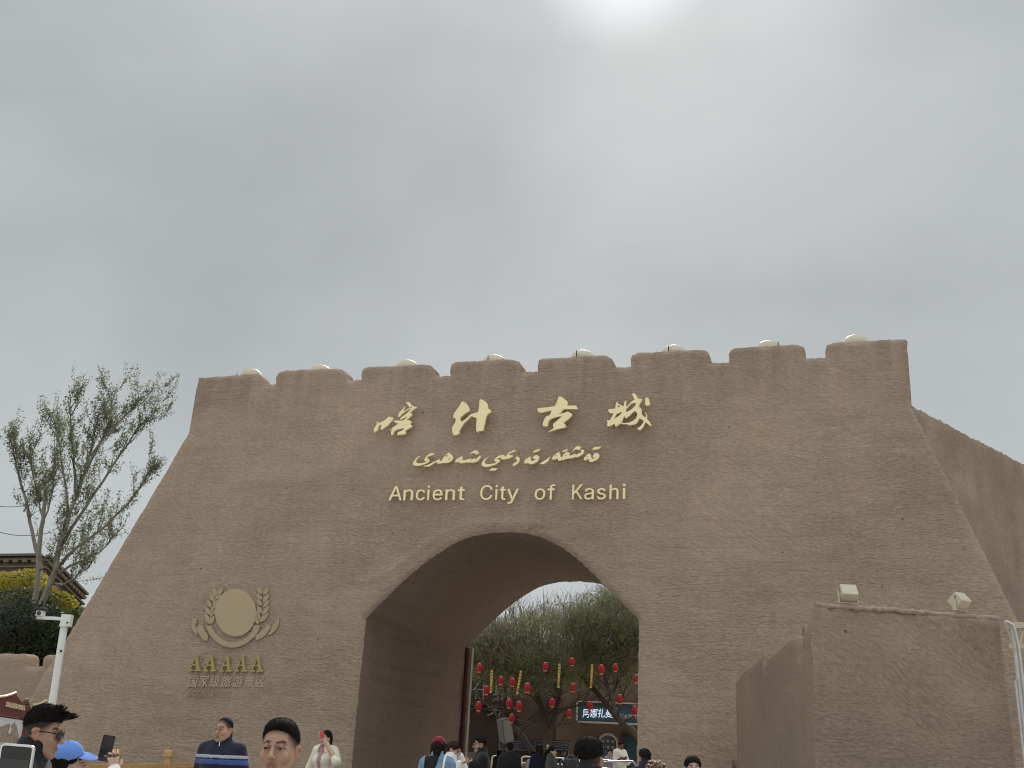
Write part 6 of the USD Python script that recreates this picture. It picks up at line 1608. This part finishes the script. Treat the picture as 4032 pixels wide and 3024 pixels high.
def cap_on(p, m, back_open=True, brim_dir=0.0, tilt=0.0):
    h, k = p['head'], p['head'].k; q = p['fine'] * 1.1
    F = Field(axis(h.c[0] - .16 * k, h.c[0] + .16 * k, q), axis(h.c[1] - .26 * k, h.c[1] + .26 * k, q), axis(h.c[2] - .12 * k, h.c[2] + .19 * k, q))
    F.ell(h(0, -.016, .050), np.array((.089, .101, .091)) * k, .01, h.R); 
    n = h.R @ np.array([0, -.16, 1.0]); n /= np.linalg.norm(n); o = h(0, 0, .036)
    F.clip(lambda X, Y, Z: -((X - o[0]) * n[0] + (Y - o[1]) * n[1] + (Z - o[2]) * n[2]))
    F.ell(h(0, -.016, .046), np.array((.083, .095, .084)) * k, .003, h.R, cut=True)
    if back_open:
        F.ell(h(0, -.13, .028), np.array((.045, .05, .045)) * k, .004, h.R, cut=True)
    v, f = F.mesh(); part(p['path'], 'cap_crown', (v, f), m, smooth=True)
    G = Field(axis(h.c[0] - .20 * k, h.c[0] + .20 * k, q), axis(h.c[1] - .24 * k, h.c[1] + .24 * k, q), axis(h.c[2] - .12 * k, h.c[2] + .15 * k, q))
    R2 = h.R @ rot(0, -.22, 0)
    G.ell(h(0, .095, .036), np.array((.076, .090, .0085)) * k, .004, R2); G.clip(lambda X, Y, Z: -(((X - h.c[0]) * h.R[0, 1] + (Y - h.c[1]) * h.R[1, 1] + (Z - h.c[2]) * h.R[2, 1]) - .060 * k))
    v, f = G.mesh(); part(p['path'], 'cap_brim', (v, f), m, smooth=True)
    part(p['path'], 'cap_button', trimesh.creation.icosphere(1, .008 * k).apply_translation(h(0, -.02, .141)), m)


def glasses_on(p, lens='black_glass', thin=False):
    h, k = p['head'], p['head'].k
    fr = []
    for s in (-1, 1):
        a = np.linspace(0, 2 * np.pi, 18); ring = [h(s * .033 + .026 * math.cos(t), .098 - .010 * abs(math.cos(t) * s > 0) * math.cos(t) * s, -.002 + .021 * math.sin(t)) for t in a]
        fr.append(tube(ring, (.0014 if thin else .0026) * k, 5, cap=False)); fr.append(tube([h(s * .058, .094, .006), h(s * .078, .03, .006), h(s * .081, -.02, .004), h(s * .080, -.035, -.014)], (.0013 if thin else .0028) * k, 5))
        if not thin:
            pts = np.array(ring[:-1]); m = trimesh.convex.convex_hull(np.vstack([pts, pts + h.R @ np.array([0, .003, 0])])); part(p['path'], 'sunglass_lens', m, lens)
    fr.append(tube([h(-.010, .106, .004), h(0, .109, .006), h(.010, .106, .004)], .0018 * k, 5)); part(p['path'], 'glasses_frame', fr, 'camera_black')


def phone(label, c, R, size=(.074, .009, .155), body='camera_black', screen='black_glass', lens=True):
    """R: columns are across, out of the back, and up"""
    t = thing('phone', label, 'phone', c)
    w, d, hh = size
    P_ = shapely.geometry.box(-w / 2 + .01, -hh / 2 + .01, w / 2 - .01, hh / 2 - .01).buffer(.0095)
    fr = (np.zeros(3), R[:, 0], R[:, 2], -R[:, 1])
    part(t, 'case', frame(extrude(P_, d), fr[0] + R[:, 1] * d / 2, *fr[1:]), body)
    part(t, 'screen', frame(extrude(P_.buffer(-.004), .001), -R[:, 1] * (d / 2), *fr[1:]), screen)
    if lens:
        part(t, 'camera_bump', frame(extrude(shapely.geometry.box(-w / 2 + .008, hh / 2 - .045, -w / 2 + .038, hh / 2 - .010).buffer(.004), .002), R[:, 1] * (d / 2 + .0018), *fr[1:]), body)
        part(t, 'camera_lens', [frame(trimesh.creation.cylinder(.006, .003, sections=12), R[:, 1] * (d / 2 + .003) + R[:, 0] * (-w / 2 + .022) + R[:, 2] * (hh / 2 - .02 - q), R[:, 0], R[:, 2], -R[:, 1]) for q in (0, .017)], 'black_glass')
    return t


def basis(across, out):
    a = np.array(across, float); a /= np.linalg.norm(a); o = np.array(out, float); o -= a * (o @ a); o /= np.linalg.norm(o)
    u = np.cross(a, o)
    if u[2] < 0:
        u = -u
    return np.stack([a, o, u], 1)

# who stands where, nearest first
PI = math.pi
zband = lambda z0, z1, slope=0.0: (lambda k: (lambda X, Y, Z: np.maximum(Z - (z1 + slope * np.abs(X) / k) * k, (z0 + slope * np.abs(X) / k) * k - Z)))


def hood(F, J, k):
    F.ell(J(0, -.135, 1.465), np.array((.135, .085, .060)) * k, .03); F.cap(J(-.12, -.06, 1.46), J(.12, -.06, 1.46), .05 * k, .05 * k, .03); F.ell(J(0, -.125, 1.50), np.array((.075, .045, .05)) * k, .02, cut=True)


A = person('man in sunglasses and black hooded jacket at far left, hair brushed up in front', 190, 2748, 6.0, -PI / 2 + .10, 'tan', 'quiff', head=(0, -.12, 0), top='black_cloth', lean=.10, lump=hood, res=0, lift=.045, collar=.03, jaw=1.05)
glasses_on(A)
ph = px(419, 2946, 7.2)
Bp = person('woman in a light blue baseball cap holding up a phone, seen from behind', 292, 2899, 7.0, -PI / 2 + .25, 'fair', 'longback', True, top='white_cloth', res=0, lift=.03, head=(0, .05, .32), collar=.02,
            arms={'R': dict(elbow=(.30, .10, 1.13), wristW=px(448, 3034, 7.06), fwdW=(-.22, .12, .97), palmW=(-.55, .85, .1), curl=.55, spread=.25, thumb=.5)})
cap_on(Bp, 'blue_cap')
phone('black phone held upright by the woman in the light blue cap', ph, basis((1, .55, -.12), (-.4, 1, .05)), (.072, .009, .150))
for t_, d_ in Bp['hands']['R'][1]:
    n_ = trimesh.creation.icosphere(1, 1.0); n_.apply_scale((.0062, .0062, .013)); z_ = d_ / np.linalg.norm(d_); x_ = np.cross(z_, [0.3, 1, 0.2]); x_ /= np.linalg.norm(x_)
    part(Bp['path'], 'fingernail', frame(n_, t_ + z_ * .004, x_, np.cross(z_, x_), z_), 'nail_dark')
D_ = person('close-cropped young man frowning towards the camera, largest face left of the arch', 1112, 2823, 5.0, PI - .13, 'tan', 'fade', head=(0, .05, 0), top='black_cloth', res=0, lift=.012, collar=0)
L_m = person('man with grey-black cropped hair seen from behind before the right half of the arch', 2321, 2897, 6.7, -.38, 'tan', 'cropback', top='black_cloth', res=0, lift=.012, head=(0, -.05, 0), collar=.03)
CM = thing('compact_camera', 'black camera with a strap held up beside the cropped-haired man in front of the arch', 'camera', px(2248, 3008, 6.55))
part(CM, 'body', box((0, 0, 0), (.085, .07, .06), bevel=.012), 'camera_black'); part(CM, 'lens', [trimesh.creation.cylinder(.026, .06, sections=18, transform=trimesh.transformations.rotation_matrix(PI / 2, [1, 0, 0]) @ trimesh.transformations.translation_matrix([0, 0, .055]))], 'camera_black', smooth=40)
part(CM, 'viewfinder', box((0, 0, .036), (.035, .045, .022), bevel=.006), 'camera_black'); part(CM, 'screen', box((0, -.037, 0), (.06, .003, .042)), 'black_glass'); part(CM, 'strap_lug', [box((s * .045, -.01, .02), (.006, .012, .012)) for s in (-1, 1)], 'silver_frame')
part(CM, 'strap', tube([(-.045, -.01, .02), (-.06, -.02, .0), (-.055, -.025, -.06), (-.04, -.02, -.12)], .006, 6), 'camera_black'); part(CM, 'dial', [trimesh.creation.cylinder(.009, .01, sections=14).apply_translation((s, 0, .035)) for s in (-.03, .03)], 'camera_black')

# the phone at the lower left corner and the woman beyond the frame who holds it
pc_ = px(50, 3074, 2.62)
EX = person('person in a black top beyond the lower left edge, holding a phone forward', -560, 2960, 2.45, -.10, 'fair', 'longback', True, top='black_cloth', res=1,
            arms={'R': dict(elbow=(.30, .12, 1.12), wristW=px(88, 3300, 2.60), fwdW=(-.2, .1, 1), palmW=(-.5, -.75, .2), curl=.5, thumb=.7)})
phone('phone with pale rim and dark screen at the lower left corner of the view', pc_, basis((1, .02, -.035), (0, 1, .10)), (.0735, .009, .152), 'silver_frame', 'black_glass', lens=False)
PHN = sorted([str(p.GetPath()) for p in stage.GetPrimAtPath('/World').GetChildren() if p.GetName().startswith('phone')])[-1]
Rb = basis((1, .02, -.035), (0, 1, .10))
part(PHN, 'picture', frame(extrude(shapely.geometry.box(-.031, -.070, .031, .045), .0006), -Rb[:, 1] * .0056, Rb[:, 0], Rb[:, 2], -Rb[:, 1]), 'screen_grey')

C_ = person('stout smiling man in a navy zip sweater with white and blue chest stripe', 887, 2820, 12.6, PI - .12, 'tan', 'thin', head=(-.32, .02, 0), top='navy_cloth', top_name='sweater', res=1, girth=1.22, wide=1.12, collar=.075, jaw=1.16, lift=.012,
            bands=[('white_stripe', 'grey_stripe', .004, zband(1.322, 1.360)), ('blue_stripe', 'blue_stripe', .004, zband(1.262, 1.322))])
part(C_['path'], 'zip', tube([C_['J'](0, .105, 1.44), C_['J'](0, .094, 1.50), C_['J'](0, .096, 1.55)], .005, 5), 'silver_frame')
eh = px(1268, 2893, 18.75)
E_ = person('woman in a cream denim jacket photographing with a red phone before her face', 1286, 2869, 19.0, PI - .45, 'fair', 'long', True, head=(-.15, .1, 0), top='cream_denim', res=1, sleeve=.55, hems=(.80, 0.0), thick=.032, collar=.02,
            arms={'L': dict(elbow=(-.34, .20, 1.27), wristW=px(1273, 2908, 18.78), fwdW=(-.35, .1, .8), palmW=(-.3, 1, 0), curl=.8), 'R': dict(elbow=(.27, .0, 1.12), wrist=(.30, .12, .90))},
            bands=[('inner_top', 'pink_cloth', .004, lambda k: (lambda X, Y, Z: np.maximum(np.abs(X) - (.018 + .040 * np.clip((Z / k - 1.0) / .45, 0, 1)) * k, -Y)))])
for sx in (-1, 1):                                            # collar flaps and pocket flaps of the jacket
    q = E_['J']; lap = [q(sx * .045, .10, 1.47), q(sx * .115, .02, 1.475), q(sx * .13, .055, 1.43), q(sx * .075, .125, 1.38)]
    lv_ = np.array(lap + [p + np.array([0, .012, .004]) for p in lap]); part(E_['path'], 'collar_flap', trimesh.convex.convex_hull(lv_), 'cream_denim')
    part(E_['path'], 'pocket_flap', box(q(sx * .10, .150, 1.29), (.085, .012, .045), bevel=.004), 'cream_denim')
phone('red phone held in front of the cream-jacketed woman', eh, basis((.85, -.5, -.05), (.5, .85, .1)), (.074, .01, .10), 'red_case', 'red_case')


def shawl(F, J, k):
    F.ell(J(-.10, -.10, 1.33), np.array((.10, .07, .20)) * k, .02)


F_ = person('woman in dark red cap and denim jacket, back turned, left of the arch opening', 1731, 2891, 14.5, -.15, 'fair', 'longback', True, top='denim', res=1, lift=.03, thick=.030,
            bands=[('scarf', 'black_cloth', .012, lambda k: (lambda X, Y, Z: np.maximum(np.maximum(X + .01 * k - (Z - 1.30 * k) * .25, -X - .15 * k), np.maximum(Y - .02, Z - 1.50 * k)))),
                   ('bag_strap', 'white_strap', .010, lambda k: (lambda X, Y, Z: np.maximum(np.abs(X - .095 * k - (Z - 1.4 * k) * .1) - .016 * k, Y - .06)))])
cap_on(F_, 'red_cap')
G_ = person('woman in a white blouse under the arch looking down, hand at her brow', 1787, 2914, 17.6, -PI / 2 - .25, 'fair', 'ponytail', True, 'brown_hair', head=(0, -.50, 0), top='white_cloth', top_name='blouse', res=1, collar=.03,
            arms={'R': dict(elbow=(.22, .16, 1.13), wristW=px(1808, 3004, 17.3), fwdW=(1, -.1, .15), palmW=(0, .3, 1), curl=.4), 'L': dict(elbow=(-.24, .20, 1.22), wristW=px(1812, 2975, 17.7), fwdW=(-.1, -.1, 1), palmW=(-1, 0, .1), curl=.7)})
H_ = person('man in glasses and black jacket in profile, phone in hand, under the arch', 1892, 2894, 18.4, PI / 2 + .15, 'tan', 'short', head=(0, -.05, 0), top='black_cloth', res=1, wide=1.08, girth=1.1,
            arms={'L': dict(elbow=(-.22, .22, 1.14), wristW=px(1868, 3000, 18.2), fwdW=(-1, -.2, .1), palmW=(0, .2, 1), curl=.7)})
glasses_on(H_, thin=True)
phone('pale-edged phone held flat by the man in glasses under the arch', px(1840, 2997, 18.1), basis((.75, .1, .40), (.35, .35, -.8)), (.15, .01, .078), 'silver_frame', 'screen_grey', lens=False)
Q_ = person('woman with centre-parted black hair tied back, low at the right of the arch', 2728, 2967, 11.0, PI - .02, 'fair', 'updo', True, head=(0, -.02, 0), top='black_cloth', res=0, lift=.012)
O_ = person('man in a navy jacket seen from behind, just right of the arch opening', 2538, 2944, 15.5, .30, 'tan', 'cropback', top='navy_cloth', res=1, head=(.1, -.05, 0), wide=1.05)
P_c = person('person with glossy curly brown hair, only the top of the head showing', 2580, 2988, 10.0, .3, 'fair', 'curly', True, 'curly_brown_hair', top='beige_cloth', res=0, lift=.035)
# inside the arch and in the courtyard
I_ = person('man in a black coat seen from behind between two steel barriers', 2008, 2922, 25.5, .10, 'tan', 'short', top='black_cloth', res=2, gz=.05, wide=1.08, girth=1.1)
J_ = person('woman in dark navy top and pale trousers, back turned, before the twin trunk', 2124, 2927, 27.0, .2, 'fair', 'longback', True, 'brown_hair', top='navy_cloth', trousers='pale_grey_cloth', res=2, gz=.05, hems=(1.02, 0))
K_ = person('woman in profile in a dark olive vest with a pale bow in her hair', 2176, 2933, 25.2, -PI / 2 - .2, 'fair', 'ponytail', True, top='olive_cloth', top_name='vest', res=2, gz=.05)
hb3 = K_['head']; bw_ = [box((0, 0, 0), (.07, .05, .10), bevel=.02).apply_transform(trimesh.transformations.rotation_matrix(s * .6, [0, 1, 0])).apply_translation(hb3(s * .03, -.11, .10)) for s in (-1, 1)]
part(K_['path'], 'hair_bow', bw_, 'beige_cloth')
S_ = person('pale-sleeved woman partly hidden left of the woman in the dark navy top', 2103, 2952, 28.5, .1, 'fair', 'longback', True, top='pale_grey_cloth', res=2, gz=.1)
M_ = person('man in a loose white shirt behind the right steel barrier, looking at a phone', 2444, 2917, 35.5, PI + .75, 'deep', 'short', head=(-.1, -.25, 0), top='white_cloth', top_name='shirt', thick=.04, trousers='white_cloth', hems=(.62, 0), res=2, gz=GZ, wide=1.12, girth=1.15, sleeve=.6, collar=0,
            arms={'R': dict(elbow=(.27, .05, 1.12), wristW=px(2448, 2984, 35.1), fwdW=(1, -.1, .05), palmW=(0, .3, 1), curl=.5), 'L': dict(elbow=(-.27, .08, 1.12), wristW=px(2455, 2987, 35.0), fwdW=(.6, -.1, .05), palmW=(0, .3, 1), curl=.5)})
phone('dark phone in the hands of the white-shirted man', px(2459, 2982, 34.95), basis((.9, .1, .15), (.1, .4, -.8)), (.15, .012, .08))
N_ = person('young woman in glasses and a lilac top half hidden by the white-shirted man', 2401, 2948, 37.5, PI + .1, 'fair', 'long', True, top='lilac_cloth', res=2, gz=GZ)
glasses_on(N_, thin=True)
T_ = person('small dark-haired person bending at the stall beyond the black-coated man', 1964, 2948, 33.0, .5, 'fair', 'longback', True, top='black_cloth', res=2, gz=GZ)
V_ = person('stall keeper in a dark cap facing out between the right stall and the shop', 2221, 2950, 40.0, PI - .3, 'deep', 'short', top='black_cloth', res=2, gz=GZ)
cap_on(V_, 'black_cloth')
